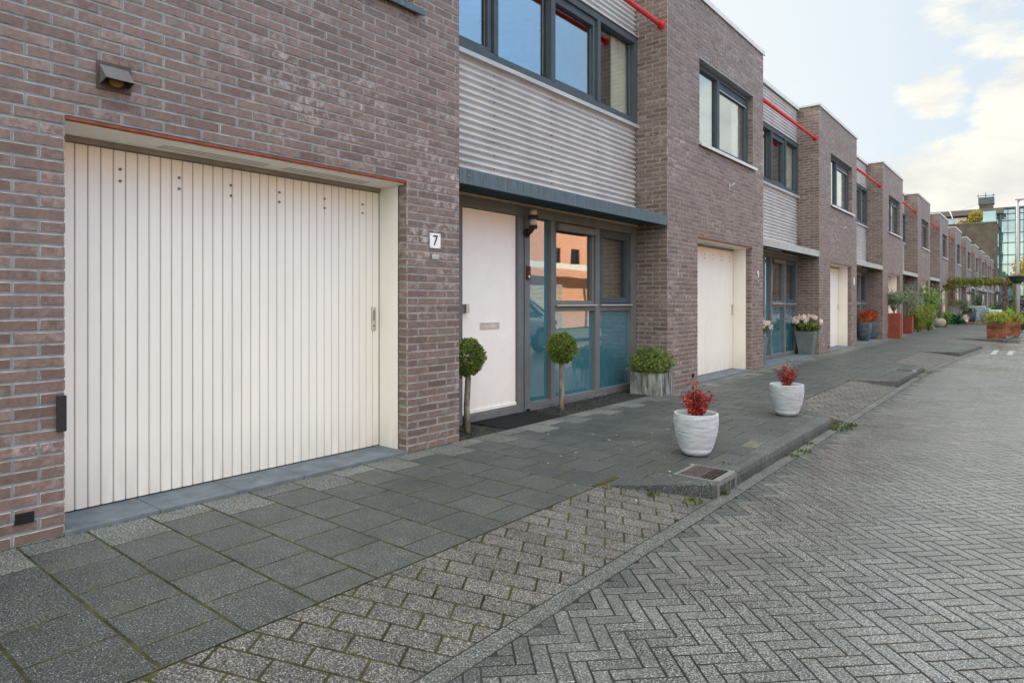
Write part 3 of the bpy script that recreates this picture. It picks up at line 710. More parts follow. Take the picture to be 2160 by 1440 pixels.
    dr = MB().box(-.56, -.505, Y(4.6)+.004, Y(5.475)-.004, .092, 2.15)
    if first: dm = M['white']
    else: dm = pm('teal_grey_door', (.12, .22, .26), .4)
    dr.box(-.505, -.49, Y(4.6)+.004, Y(5.475)-.004, .092, .125)
    dro = dr.build('front_door', dm, h, bevel=.003)
    s = MB(); frame_rect(s, -.505, -.497, Y(4.89), Y(5.19), .93, 1.0, .012); s.box(-.504, -.499, Y(4.90), Y(5.18), .945, .985); s.build('letter_slot', M['handle'], dro, bevel=.002)
    MB().box(-.505, -.45, Y(4.615), Y(4.635), 1.10, 1.19).box(-.46, -.45, Y(4.615), Y(4.68), 1.10, 1.19).build('door_handle', M['handle'], dro, bevel=.003)
    for (p, q, z_) in ((5.67, 6.085, 2.15), (6.17, 7.055, 1.10), (7.16, 7.985, 1.10)): MB().box(-.53, -.522, Y(p), Y(q), .08, z_).build('teal_panel', M['teal'], fo)
    for (p, q, k) in ((Y(6.17), Y(7.055), 0), (Y(7.16), Y(7.985), 1)):
        w2 = MB().box(-.535, -.529, p+.01, q-.01, 1.18, 2.15).build('window', M['glass_low'], h)
        f = MB(); frame_rect(f, -.55, -.49, p+.003, q-.003, 1.178, 2.152, .045, .06, .05)
        if k: frame_rect(f, -.545, -.48, p+.02, q-.03, 1.2, 2.12, .07)
        f.build('frame', M['frame_grey'] if not k else M['frame'], w2, bevel=.003)
        MB().box(-.52, -.44, p+.003, q-.003, 1.162, 1.18).build('sill', M['alu'], w2)
        if k: MB().box(-.68, -.67, p, q, 1.18, 2.15).build('blind', M['oliveblind'], w2)
        if not k: MB().box(-.50, -.42, p+.01, q-.04, 2.05, 2.13).build('roller_blind', M['frame_grey'], w2, bevel=.01)
    kick = MB().box(-.56, -.46, Y(5.6), E-.003, -.02, .03); kick.build('concrete_footing', M['edge'], h)
    if not first: MB().box(-.46, .0, BE+.005, E-.005, -.02, .004).build('porch_floor', M['bluestone'], h)
    # red tie bar across the recess
    rp = MB().tube([(-.09, BE-.002, 5.0), (-.09, E+.002, 5.0)], .033, 16)
    rp.tube([(-.09, BE, 5.0), (-.09, BE+.012, 5.0)], .065, 18).tube([(-.09, E-.012, 5.0), (-.09, E, 5.0)], .065, 18).tube([(-.09, E-.05, 5.0), (-.09, E-.012, 5.0)], [.04, .05], 16)
    rp.build('tie_bar', M['red'], h)
    av = MB(); av.box(.002, .009, .78-.0, .86, .11, .165)
    for q in range(9): av.box(.009, .011, .785+q*.008, .788+q*.008, .115, .16)
    av.build('air_vent', M['frame_dark'], h)
    return h
h0 = make_house(4.08, ext=4.0, first=True); h0.location = (0, .13, 0)
tag(h0, 'brick house nearest the camera with cream garage door and white front door, number 7', 'house', 'terraced brick houses')
h1 = make_house(3.93); h1.location = (0, 8.14, 0)
labs = ['brick house number 9 behind the two white ribbed pots, its light canopy over teal panels',
 'third brick house, beyond the grey square planter with pale flowers',
 'fourth brick house, tall rust-red planter with olive tree at its front',
 'fifth brick house, leafy yellow-green bushes against its garage bay',
 'sixth brick house, bay rising just left of the leafy pergola',
 'seventh brick house in the row, its bay above the left end of the pergola',
 'eighth brick house in the row, above the pergola with narrow upper window',
 'ninth brick house in the row, upper bay seen above the pergola beam',
 'tenth brick house in the row, far bay above the pergola',
 'eleventh brick house in the row, second last before the dark building',
 'last brick house of the row, touching the dark brown apartment block']
tag(h1, labs[0], 'house', 'terraced brick houses')
for k in range(1, 11):
    c = copy_tree(h1); c.location = (0, 8.14 + 7.86 * k, 0); tag(c, labs[k], 'house')
# ------------------------------------------------------------------ things on the facade
def text(s, size, loc, m, parent=None, name='number', ext=.002, rot=(R(90), 0, R(90))):
    cu = bpy.data.curves.new(name, 'FONT'); cu.body = s; cu.size = size; cu.extrude = ext; cu.align_x = 'CENTER'; cu.align_y = 'CENTER'
    o = bpy.data.objects.new(name, cu); COL.objects.link(o); o.rotation_euler = rot; o.location = loc; cu.materials.append(m)
    dg = bpy.context.evaluated_depsgraph_get(); me = bpy.data.meshes.new_from_object(o.evaluated_get(dg)); me.materials.clear(); me.materials.append(m)
    bpy.data.objects.remove(o); o = bpy.data.objects.new(name, me); COL.objects.link(o); o.rotation_euler = rot; o.location = loc; o.parent = parent
    return o
sg = thing('house_number_sign', 'white enamel plate with black number 7 on the brick pier', 'house number', (.01, 3.762, 1.72))
MB().box(0, .004, -.062, .062, -.062, .062).build('plate', M['plate'], sg, bevel=.004)
text('7', .12, (.006, 0, 0), M['digit'], sg, 'digit')
MB().tube([(.004, -.05, .05), (.006, -.05, .05)], .004).tube([(.004, .05, .05), (.006, .05, .05)], .004).tube([(.004, -.05, -.05), (.006, -.05, -.05)], .004).tube([(.004, .05, -.05), (.006, .05, -.05)], .004).build('screws', M['steel'], sg)
bp = thing('bell_plate', 'small grey metal plate with two screws below the number 7', 'plate', (.01, 3.765, 1.585))
MB().box(0, .003, -.04, .04, -.02, .02).build('plate', M['alu'], bp, bevel=.002)
MB().tube([(0, -.06, 0), (.007, -.06, 0)], .007).tube([(0, .07, 0), (.007, .07, 0)], .007).build('screws', M['steel'], bp)
s9 = thing('house_number_sign', 'pale raised digit 9 on the brick beside the second garage', 'house number', (.012, 11.77, 1.70)); text('9', .19, (0, 0, 0), M['plate'], s9, 'digit', .004)
MB().box(0, .004, -.03, .03, -.125, -.10).build('plate', M['alu'], s9)
s11 = thing('house_number_sign', 'narrow white number plate on the third house beside its garage', 'house number', (.012, 19.55, 1.78)); MB().box(0, .005, -.06, .06, -.10, .10).build('plate', M['plate'], s11, bevel=.003)
# vent hood
vh = thing('vent_hood', 'brown metal wall vent hood on bricks above the garage door', 'vent', (.008, 1.35, 2.43))
v = MB(); v.box(0, .006, -.085, .085, -.075, .075)
v.build('back_plate', pm('bronze_metal', (.11, .085, .075), .4, metal=.4), vh)
v = MB(); v.add([(.006, -.07, .055), (.006, .07, .055), (.10, .07, -.035), (.10, -.07, -.035), (.006, -.07, -.05), (.006, .07, -.05)],
    [(0, 3, 2, 1), (0, 4, 3), (1, 2, 5)]); v.build('hood', pm('bronze_hood', (.17, .16, .165), .3, metal=.5), vh)
MB().tube([(.007, 0, -.022), (.045, 0, -.026)], .034, 20).build('duct', pm('brass_duct', (.30, .18, .06), .4, metal=.4), vh)
sb = thing('sensor_box', 'black box on the left brick edge of the nearest garage', 'box', (.008, 1.105, .64)); MB().box(0, .02, -.022, .02, -.095, .09).build('casing', M['black'], sb, bevel=.003)
# wall lamp at the front door
wl = thing('wall_lamp', 'black wall lamp with glass cylinder beside the white front door', 'lamp', (-.46, 5.60, 1.97))
l = MB(); l.tube([(0, 0, 0), (.02, 0, 0)], .05, 20).tube([(.015, 0, 0), (.06, 0, .02), (.10, 0, .05)], [.035, .032, .022], 12); l.tube([(.10, 0, .04), (.10, 0, .075)], .045, 18)
l.tube([(.10, 0, .14), (.10, 0, .185)], .055, 20); l.build('bracket', M['black'], wl)
MB().tube([(.10, 0, .075), (.10, 0, .14)], .042, 20).build('glass', M['glassclear'], wl); MB().tube([(.10, 0, .185), (.10, 0, .245)], .042, 20).build('glass', M['glassclear'], wl)
db = thing('doorbell', 'slim copper brown camera doorbell on the grey door post', 'doorbell', (-.458, 5.625, 1.535))
MB().box(0, .022, -.03, .03, -.075, .07).build('casing', M['bronze'], db, bevel=.004)
MB().tube([(.022, 0, .035), (.026, 0, .035)], .016, 14).build('lens', M['black'], db); MB().tube([(.022, 0, -.045), (.025, 0, -.045)], .012, 12).build('button', M['white'], db)
dl = thing('wall_lamp', 'small black lamp at the entrance of house number 9', 'lamp', (-.46, 12.55, 1.5)); MB().box(0, .10, -.04, .04, -.02, .16).box(.0, .04, -.03, .03, -.06, -.02).build('casing', M['black'], dl, bevel=.01)
# flag pole sockets below the bay windows
wh = ['pale flagpole holder on house number 9 below the upstairs window', 'flagpole holder on the third brick bay', 'flagpole holder on the fourth brick bay', 'flagpole holder on the fifth brick bay', 'flagpole holder on the sixth brick bay']
fp = thing('flagpole_holder', wh[0], 'bracket', (.01, 10.38, 3.09), 0, 'flagpole holders on the bays')
MB().box(0, .01, -.028, .028, -.06, .045).build('plate', M['alu'], fp, bevel=.003); MB().tube([(.01, 0, -.02), (.085, .01, .045)], [.015, .014], 10).build('socket', M['alu'], fp)
for k in range(1, 5):
    c = copy_tree(fp); c.location = (.01, 10.38 + 7.86*k, 3.09); tag(c, wh[k], 'bracket')
# ------------------------------------------------------------------ plants
def leafquad(mb, p, d, l, wdt, tone=None):
    d = d.normalized(); s = d.cross(Vector((random.uniform(-1, 1), random.uniform(-1, 1), random.uniform(-1, 1)))).normalized() * wdt
    n = d.cross(s).normalized() * wdt * .3
    mb.add([p, p + d*l*.45 + s + n, p + d*l, p + d*l*.45 - s + n], [(0, 1, 2, 3)], tone)
def rv(): return Vector((random.gauss(0, 1), random.gauss(0, 1), random.gauss(0, 1))).normalized()
def crown(mb, c, rad, n, l, wdt, bump=.12, inner=.35, outward=.6, flatb=0):
    c = Vector(c)
    for _ in range(n):
        v = rv(); q = 1 + bump * MN.noise(v * 2.3 + c) + bump * .5 * MN.noise(v * 6 + c)
        q *= (1 - inner * random.random() ** 1.8)
        if random.random() < .025: q *= random.uniform(1.04, 1.16)
        p = c + Vector((v.x*rad[0], v.y*rad[1], v.z*rad[2])) * q
        if flatb and p.z < c.z - rad[2]*flatb: continue
        d = v * outward + rv() * (1 - outward * .5)
        leafquad(mb, p, d, l * random.uniform(.6, 1.2), wdt * random.uniform(.7, 1.2))
def stems(mb, lf, base, n, hgt, spread, nl, l, wdt, r=.006, lean=(0, 0), drop=0, start=.3, tw=.15, lm=None):
    base = Vector(base)
    for _ in range(n):
        a = random.uniform(0, 2*pi); sp = spread * math.sqrt(random.random()); hh = hgt * random.uniform(.65, 1.0)
        tip = base + Vector((cos(a)*sp + lean[0], sin(a)*sp + lean[1], hh)); mid = base.lerp(tip, .5) + Vector((cos(a)*sp*-.12, sin(a)*sp*-.12, hh*.08)) + rv()*hgt*.03
        pts = [base + Vector((cos(a), sin(a), 0))*r*3, mid, tip - Vector((0, 0, drop*sp))]
        if mb is not None: mb.tube(pts, [r, r*.75, r*.3], 5, .5)
        for _k in range(nl):
            t = start + (1-start) * random.random(); q = pts[0].lerp(pts[1], t*2) if t < .5 else pts[1].lerp(pts[2], t*2-1)
            d = rv() + Vector((cos(a), sin(a), .3)) * .4
            leafquad(lf, q + rv()*tw*hgt*random.random(), d, l*random.uniform(.6, 1.2), wdt*random.uniform(.7, 1.2))
# box balls
def boxball(x, y, rad, zc, lean, label, group):
    t = thing('topiary_tree', label, 'topiary', (x, y, 0), 0, group)
    pts = [(0, 0, -.02), (lean*.3, -.01, .25), (-lean*.5, .01, .5), (lean*.2, 0, zc-.1)]
    MB().tube(pts, [.032, .028, .027, .025], 12).build('trunk', M['bark'], t)
    m = MB(); crown(m, (0, 0, zc), (rad, rad, rad*1.04), 4600, .027, .0085, .13, .5, .8); m.build('crown', M['box'], t)
boxball(-.20, 4.38, .155, .70, .0, 'boxwood ball on a trunk standing beside the brick pier', 'clipped box balls on trunks')
boxball(-.17, 5.87, .155, .70, .02, 'boxwood ball on a trunk in front of the teal panel', 'clipped box balls on trunks')
# zinc planter
zp = thing('potted_plant', 'square weathered zinc planter of small-leaved green shrub against the brick corner', 'planter', (-.06, 7.80, 0), R(4))
z = MB(); q = .215; z.box(-q, q, -q, -q+.015, .0, .29).box(-q, q, q-.015, q, .0, .29).box(-q, -q+.015, -q+.015, q-.015, .0, .29).box(q-.015, q, -q+.015, q-.015, .0, .29); z.build('pot', M['zinc'], zp, bevel=.004)
MB().box(-q+.015, q-.015, -q+.015, q-.015, .2, .25).build('soil', M['soil'], zp)
m = MB(); crown(m, (0, 0, .42), (.29, .28, .17), 4200, .03, .011, .25, .7, .4); crown(m, (.05, -.16, .34), (.17, .1, .1), 700, .03, .011, .2, .6, .4); m.build('foliage', M['boxl'], zp)
# white ribbed pots
def ribbed(x, y, label, kind):
    t = thing('potted_plant', label, 'plant pot', (x, y, 0), random.uniform(0, 3), 'white ribbed pots on the pavement')
    pr = [(0, 0.006), (.07, 0.0), (.09, .005), (.112, .024), (.128, .06)]; zt = .325
    n = 174
    for i in range(n+1):
        u = i/n; zz = .06 + (zt-.06)*u; r0 = .128 + .047 * math.sin(min(1, u*1.15)*pi/2) ** 1.0 - .004*u*u
        pr.append((r0 + .0021*sin(u*2*pi*29), zz))
    pr += [(.170, zt+.006), (.163, zt+.008), (.156, zt+.002), (.152, .26), (.15, .24)]
    MB().lathe((0, 0, 0), pr, 64, .5, wob=.0026).build('pot', M['potw'], t)
    MB().lathe((0, 0, 0), [(.151, .262), (.08, .272), (0, .276)], 24, .5).build('soil', M['soil'], t)
    s, l = MB(), MB()
    if kind == 0:
        stems(s, l, (0, 0, .25), 20, .25, .15, 95, .026, .007, .003, (.0, 0), .1, .05, .20)
        stems(s, l, (0, 0, .25), 3, .36, .05, 26, .028, .008, .003, (-.045, 0), 0, .5, .08); stems(s, l, (0, 0, .27), 5, .22, .10, 40, .03, .009, .003, (.08, .06), 0, .5, .1)
    else:
        stems(s, l, (0, 0, .25), 15, .25, .11, 90, .018, .0045, .004, (.0, 0), .1, .15, .14)
        stems(s, l, (0, 0, .25), 3, .35, .05, 45, .022, .006, .0045, (.05, .03), 0, .45, .10); stems(s, l, (0, 0, .25), 2, .36, .02, 45, .022, .006, .0045, (-.05, -.02), 0, .45, .08)
    s.build('stems', M['bark'], t); l2 = MB(); stems(None, l2, (0, 0, .25), 9, .26, .13, 40, .024, .007, .003, (0, 0), 0, .05, .2); l2.build('dark_foliage', M['redd'] if kind == 0 else M['redl'], t); l.build('foliage', M['redl'] if kind == 0 else M['redd'], t)
ribbed(1.80, 4.90, 'white ribbed pot with bright red and orange nandina near the drain grate', 0)
ribbed(1.82, 7.22, 'white ribbed pot with dark red twiggy shrub beside the second driveway ramp', 1)
# tapered square planters with flowers
def squaretap(name, x, y, w0, w1, hgt, m, label, cat='planter', grp=None, rz=0):
    t = thing(name, label, cat, (x, y, 0), rz, grp); a, b = w0/2, w1/2; mb = MB()
    mb.add([(-a,-a,0),(a,-a,0),(a,a,0),(-a,a,0),(-b,-b,hgt),(b,-b,hgt),(b,b,hgt),(-b,b,hgt), (-b+.02,-b+.02,hgt),(b-.02,-b+.02,hgt),(b-.02,b-.02,hgt),(-b+.02,b-.02,hgt), (-b+.02,-b+.02,hgt-.06),(b-.02,-b+.02,hgt-.06),(b-.02,b-.02,hgt-.06),(-b+.02,b-.02,hgt-.06)],
        [(0,3,2,1),(0,1,5,4),(1,2,6,5),(2,3,7,6),(3,0,4,7),(4,5,9,8),(5,6,10,9),(6,7,11,10),(7,4,8,11),(8,9,13,12),(9,10,14,13),(10,11,15,14),(11,8,12,15)])
    mb.build('pot', m, t, bevel=.004); MB().poly([(-b+.02,-b+.02,hgt-.05),(b-.02,-b+.02,hgt-.05),(b-.02,b-.02,hgt-.05),(-b+.02,b-.02,hgt-.05)]).build('soil', M['soil'], t)
    return t
for (x, y, lab) in ((-.24, 16.2-.33, 'tall grey square planter with pale pink flowers at the third brick corner'), (-.27, 12.36, 'flowering planter half hidden behind the brick pier of house 9')):
    t = squaretap('potted_plant', x, y, .29, .42, .54, M['greyp'], lab, grp='grey planters with pale flowers')
    s, l, fl = MB(), MB(), MB(); stems(s, l, (0, 0, .5), 34, .30, .27, 40, .08, .024, .006, (0, 0), .3, .35, .14)
    for _ in range(46):
        v = rv(); p = Vector((v.x*.31, v.y*.31, .74 + abs(v.z)*.15)); crown(fl, p, (.032, .032, .04), 50, .02, .009, 0, .5, .8)
    s.build('stems', M['bark'], t); l.build('foliage', M['boxl'], t); fl.build('flowers', M['flower'], t)
# slate pots with orange shrubs
for (x, y, lab) in ((-.30, 22.6, 'nearer dark slate egg-shaped pot with orange-red shrub'), (-.32, 23.85, 'farther dark slate egg-shaped pot with orange-red shrub')):
    t = thing('potted_plant', lab, 'plant pot', (x, y, 0), 0, 'slate pots with orange-red shrubs')
    pr = [(0, 0), (.10, 0), (.135, .04), (.17, .14), (.195, .28), (.205, .42), (.20, .55), (.19, .565), (.18, .55), (.175, .5), (0, .5)]
    MB().lathe((0, 0, 0), pr, 28, wob=.0).build('pot', M['darkp'], t)
    l, s = MB(), MB(); crown(l, (0, 0, .74), (.19, .19, .20), 1500, .035, .009, .35, .7, .5); lo = MB(); crown(lo, (.02, -.02, .84), (.17, .17, .14), 600, .035, .009, .4, .6, .5); lo.build('red_tips', M['redl'], t); stems(s, l, (0, 0, .5), 8, .4, .15, 12, .045, .012, .004)
    l.build('foliage', M['orangel'], t); s.build('stems', M['bark'], t)
# rust red planters with olive trees
t = squaretap('potted_plant', .13, 24.99, .44, .44, .83, M['corten'], 'tallest rust-red planter with an open olive tree', 'planter', 'rust-red planters with olive trees')
s, l = MB(), MB(); s.tube([(0, 0, .78), (.02, 0, .95), (-.05, 0, 1.1)], [.03, .025, .015], 8)
stems(s, l, (.0, 0, .9), 34, .75, .50, 70, .07, .014, .008, (.05, 0), 0, .4, .10); s.build('trunk', M['bark'], t); l.build('foliage', M['olive'], t)
t = squaretap('potted_plant', .03, 28.75, .34, .34, .66, M['corten'], 'shorter rust-red planter with a round-headed olive tree', 'planter', 'rust-red planters with olive trees')
s, l = MB(), MB(); s.tube([(0, 0, .6), (.02, 0, .85), (0, 0, 1.15)], [.045, .04, .035], 8)
crown(l, (0.05, 0, 1.30), (.48, .48, .36), 2400, .07, .013, .35, .7, .5); stems(s, l, (0, 0, 1.15), 9, .95, .28, 60, .06, .013, .009, (.0, 0), 0, .3, .08); s.build('trunk', M['bark'], t); l.build('foliage', M['olive'], t)
def bush(name, x, y, lab, m, hgt, spread, n, nl, l=.06, wd_=.018, grp=None, cat='bush', z0=0, r=.009):
    t = thing(name, lab, cat, (x, y, z0), 0, grp); s, lf = MB(), MB()
    stems(s, lf, (0, 0, 0), n, hgt, spread, nl, l, wd_, r, start=.1, tw=.12); s.build('stems', M['bark'], t); lf.build('foliage', m, t); return t
bush('bush', .15, 30.6, 'wide yellow-green shrub spreading over the pavement beyond the rust-red planters', M['shrub'], 1.15, .62, 46, 85)
bush('bush', .28, 32.6, 'tall fresh green leafy shrub with climbing shoots behind the yellow-green shrub', M['fresh'], 1.95, .45, 24, 60, .09, .035)
t = squaretap('planter_box', .08, 33.9, .44, .44, .83, M['corten2'], 'brown rusty steel box half hidden in the green shrubs', 'planter'); lf = MB(); crown(lf, (0, 0, .9), (.3, .3, .2), 700, .06, .02, .3, .7, .4); lf.build('foliage', M['shrub'], t)
t = thing('potted_plant', 'round beige stone pot with pale feathery shrub', 'plant pot', (.20, 37.25, 0)); MB().lathe((0, 0, 0), [(0, 0), (.15, 0), (.24, .08), (.275, .2), (.26, .32), (.20, .41), (.17, .42), (.16, .4), (0, .38)], 28).build('pot', M['stonep'], t)
s, lf = MB(), MB(); stems(s, lf, (0, 0, .38), 24, 1.4, .42, 45, .06, .013, .007, start=.1); s.build('stems', M['bark'], t); lf.build('foliage', M['olive'], t)
bush('bush', .38, 37.9, 'low green shrub with a few yellow blooms beside the beige pot', M['fresh'], .85, .40, 26, 40, .08, .03)
# plants and furniture of the pergola garden
YG = 43.6
t = thing('ground_cover_plant', 'dark green broad-leaved plant spilling at the pergola front', 'plant', (.28, 42.5, 0)); lf = MB(); crown(lf, (0, 0, .16), (.52, .4, .30), 700, .16, .075, .3, .8, .3); lf.build('foliage', M['dark'], t)
t = thing('potted_plant', 'big blue-grey tapered pot with trailing silvery shrub', 'plant pot', (.10, 44.2, 0)); MB().lathe((0, 0, 0), [(0, 0), (.20, 0), (.33, .5), (.40, .98), (.37, 1.0), (.34, .9), (0, .85)], 24).build('pot', M['bluep'], t)
lf = MB(); crown(lf, (.12, 0, 1.05), (.60, .5, .28), 2200, .08, .018, .3, .8, .4); lf.build('foliage', M['olive'], t)
t = thing('potted_plant', 'small olive tree on a thin stem with straw grass at its foot', 'plant pot', (.62, 44.4, 0)); MB().lathe((0, 0, 0), [(0, 0), (.14, 0), (.20, .30), (.18, .32), (0, .28)], 20).build('pot', M['whitep'], t)
s, lf, gr = MB(), MB(), MB(); s.tube([(0, 0, .3), (.01, 0, 1.0)], .02, 6); crown(lf, (0, 0, 1.05), (.34, .34, .26), 1000, .07, .015, .3, .7, .5); crown(gr, (0, 0, .38), (.3, .3, .12), 500, .1, .012, .2, .7, .4); s.build('trunk', M['bark'], t); lf.build('foliage', M['olive'], t); gr.build('grass_tuft', M['straw'], t)
t = thing('potted_plant', 'small white pot with pale flowers left of the armchair', 'plant pot', (.78, 43.7, 0)); MB().lathe((0, 0, 0), [(0, 0), (.10, 0), (.14, .24), (.12, .25), (0, .2)], 18).build('pot', M['whitep'], t)
lf = MB(); crown(lf, (0, 0, .36), (.17, .17, .15), 350, .05, .016, .2, .8, .4); lf.build('foliage', M['flower'], t)
# armchair
t = thing('armchair', 'pale blue garden armchair with rolled arms under the pergola', 'armchair', (1.12, 46.2, 0))
MB().box(-.42, .42, -.36, .3, .14, .44).build('seat', M['sofa'], t, bevel=.03); MB().box(-.44, .44, .18, .36, .40, .98).build('backrest', M['sofa'], t, bevel=.04)
for sx in (-1, 1):
    a = MB(); a.box(sx*.53-.09, sx*.53+.09, -.38, .3, .06, .66); a.tube([(sx*.54, -.40, .72), (sx*.54, .32, .72)], .13, 16); a.build('armrest', M['sofa'], t, bevel=.02)
t = thing('potted_plant', 'dark blue-grey round pot on legs with white flowers before the armchair', 'plant pot', (.93, 44.2, 0)); MB().lathe((0, 0, .10), [(0, 0), (.24, 0), (.33, .48), (.31, .5), (.29, .44), (0, .42)], 26).build('pot', M['navyp'], t)
MB().tube([(-.2, -.1, 0), (-.2, -.1, .12)], .015).tube([(.2, -.1, 0), (.2, -.1, .12)], .015).tube([(0, .2, 0), (0, .2, .12)], .015).build('stand', M['black'], t)
lf, fl = MB(), MB(); crown(lf, (0, 0, .72), (.28, .28, .18), 800, .07, .025, .3, .7, .4); crown(fl, (0, -.05, .80), (.24, .2, .14), 160, .05, .03, .3, .3, .5); lf.build('foliage', M['boxl'], t); fl.build('flowers', M['whitep'], t)
t = thing('potted_plant', 'white round pot with low greenery between armchair and side table', 'plant pot', (1.62, 44.0, 0)); MB().lathe((0, 0, 0), [(0, 0), (.14, 0), (.17, .36), (.19, .37), (.19, .42), (.17, .43), (0, .38)], 24).build('pot', M['whitep'], t); lf = MB(); crown(lf, (0, 0, .47), (.24, .2, .07), 400, .06, .018, .3, .8, .4); lf.build('foliage', M['shrub'], t)
t = thing('garden_cabinet', 'white lidded garden chest behind the corten planters', 'chest', (2.10, 44.6, 0)); MB().box(-.33, .33, -.25, .25, .0, .56).build('body', M['whitep'], t, bevel=.01); MB().box(-.35, .35, -.27, .27, .565, .64).tube([(-.33, -.1, .70), (.33, -.1, .70)], .09, 14).build('lid', M['whitep'], t, bevel=.01)
t = thing('straw_edging', 'low clumps of straw-coloured grass along the garden edge', 'plant', (1.05, 42.6, 0)); lf = MB()
for k in range(5): crown(lf, (-.5 + .28*k, 0, .04), (.18, .1, .09), 260, .08, .012, .2, .7, .4)
lf.build('foliage', M['straw'], t)
# pergola
pg = thing('pergola', 'timber pergola with climbing vine across the pavement', 'pergola', (0, 43, 0))
for (x, y) in ((.02, 0), (.02, 2.4), (2.48, 0), (2.98, -.5), (2.48, 2.4)): MB().box(x-.05, x+.05, y-.05, y+.05, 0, 2.3).build('post', M['wood'], pg)
MB().box(-.1, 3.1, -.06, -.01, 2.22, 2.36).box(-.1, 3.1, 2.41, 2.46, 2.22, 2.36).build('beam', M['wood'], pg)
m = MB()
for k in range(7): m.box(.1 + k*.46, .15+k*.46, -.3, 2.7, 2.363, 2.45)
m.build('rafters', M['wood'], pg)
m = MB()
for k in range(9):
    m.obox((-.0+.08*k, .02, 1.1), (.30, 0, .30), (0, .006, 0), (-.008, 0, .008)) if 0 else None
for k in range(8):
    a = .12 + k*.16; m.tube([(.02, .03, a), (.55, .03, a+.55)], .008, 4).tube([(.55, .03, a), (.02, .03, a+.55)], .008, 4)
m.build('lattice', pm('lattice_wood', (.30, .17, .07), .8), pg)
lf = MB()
for k in range(26):
    x = -.15 + k*.125; dz = random.uniform(.05, .24) + (.25 if x < .5 else 0)
    crown(lf, (x, random.uniform(-.15, .1), 2.26 - dz*.3), (.15, .18, dz), 110, .10, .03, .3, .8, .2)
for k in range(14): crown(lf, (.05 + k*.23, 1.3, 2.45), (.3, 1.2, .10), 160, .10, .035, .3, .8, .3)
for k in range(12): crown(lf, (2.98+random.uniform(-.05, .1), -.5, .3+k*.17), (.14, .14, .14), 110, .07, .025, .3, .8, .3)
lf.build('vine', M['vine'], pg)
lf = MB()
for k in range(9): crown(lf, (2.55, -.05, .9+k*.17), (.12, .12, .16), 150, .08, .02, .3, .8, .2)
lf.build('dry_creeper', leaf('dry_leaf', (.16, .10, .09), (.34, .27, .24), .4), pg)
for k, (x, lab) in enumerate(((1.0, 'leftmost of the three macrame plant hangers'), (1.62, 'middle one of the three macrame plant hangers'), (2.22, 'rightmost of the three macrame plant hangers'))):
    if k == 0:
        hg = thing('hanging_basket', lab, 'plant hanger', (x, 42.9, 2.2), 0, 'macrame plant hangers under the pergola beam'); m = MB()
        for q in range(6):
            a = q*pi/3; m.tube([(0, 0, 0), (cos(a)*.14, sin(a)*.14, -.42), (0, 0, -.62)], .009, 4)
        m.tube([(0, 0, -.6), (0, 0, -.98)], [.02, .035], 8); m.build('cords', M['rope'], hg)
        MB().lathe((0, 0, -.56), [(0, 0), (.09, .02), (.13, .12), (.12, .13), (0, .11)], 18).build('bowl', M['navyp'], hg)
    else: c = copy_tree(hg); c.location = (x, 42.9, 2.2); tag(c, lab, 'plant hanger')
t = bush('bush', .95, 50.5, 'dark evergreen shrub against the wall behind the armchair', M['dark'], 2.0, .30, 20, 60, .08, .03)
bush('bush', 2.05, 47.2, 'dark grassy shrub behind the white chest', M['dark'], 1.15, .45, 22, 50, .12, .02)
# folding garden chairs in lime green
for (x, lab) in ((1.72, 'lime green metal chair between armchair and white chest'), (2.72, 'lime green metal chair at the right end of the pergola')):
    t = thing('garden_chair', lab, 'chair', (x, 47.5, 0), R(20), 'lime green garden chairs')
    MB().lathe((0, 0, .44), [(0, 0), (.2, 0), (.2, .02), (0, .02)], 16).build('seat', M['limegreen'], t)
    m = MB()
    for sx in (-1, 1):
        pts = [(0, .19, .55), (sx*.28, .20, .62), (sx*.30, .21, .95), (sx*.14, .21, .98), (0, .2, .8)]
        m.add(pts + [(p[0], p[1]+.015, p[2]) for p in pts], [(0,1,2,3,4), (9,8,7,6,5), (0,5,6,1), (1,6,7,2), (2,7,8,3), (3,8,9,4)])
    m.build('backrest', M['limegreen'], t)
    for sx in (-1, 1):
        for sy in (-1, 1): MB().tube([(sx*.2, sy*.2, 0), (sx*.13, sy*.13, .44)], .012, 6).build('leg', M['limegreen'], t)
# corten planters on the kerb island
for (x, y, rz, lab) in ((2.83, 26.95, 0, 'nearer brown corten planter of bushy green shrub on the kerb corner'), (3.15, 29.9, 0, 'farther brown corten planter of green shrub near the lamp post')):
    t = squaretap('potted_plant', x, y, .50, .52, .50, M['corten2'], lab, 'planter', 'corten planters on the kerb corner')
    lf, s = MB(), MB(); crown(lf, (0, 0, .66), (.36, .36, .21), 1500, .055, .02, .35, .8, .4); stems(s, lf, (0, 0, .45), 14, .45, .3, 30, .05, .02, .005); s.build('stems', M['bark'], t); lf.build('foliage', M['shrub'], t)
t = squaretap('potted_plant', 3.47, 35.9, .5, .52, .26, M['black'], 'low black planter behind the corten planters', 'planter'); lf = MB(); crown(lf, (0, 0, .3), (.3, .3, .1), 400, .06, .02, .3, .8, .4); lf.build('foliage', M['shrub'], t)
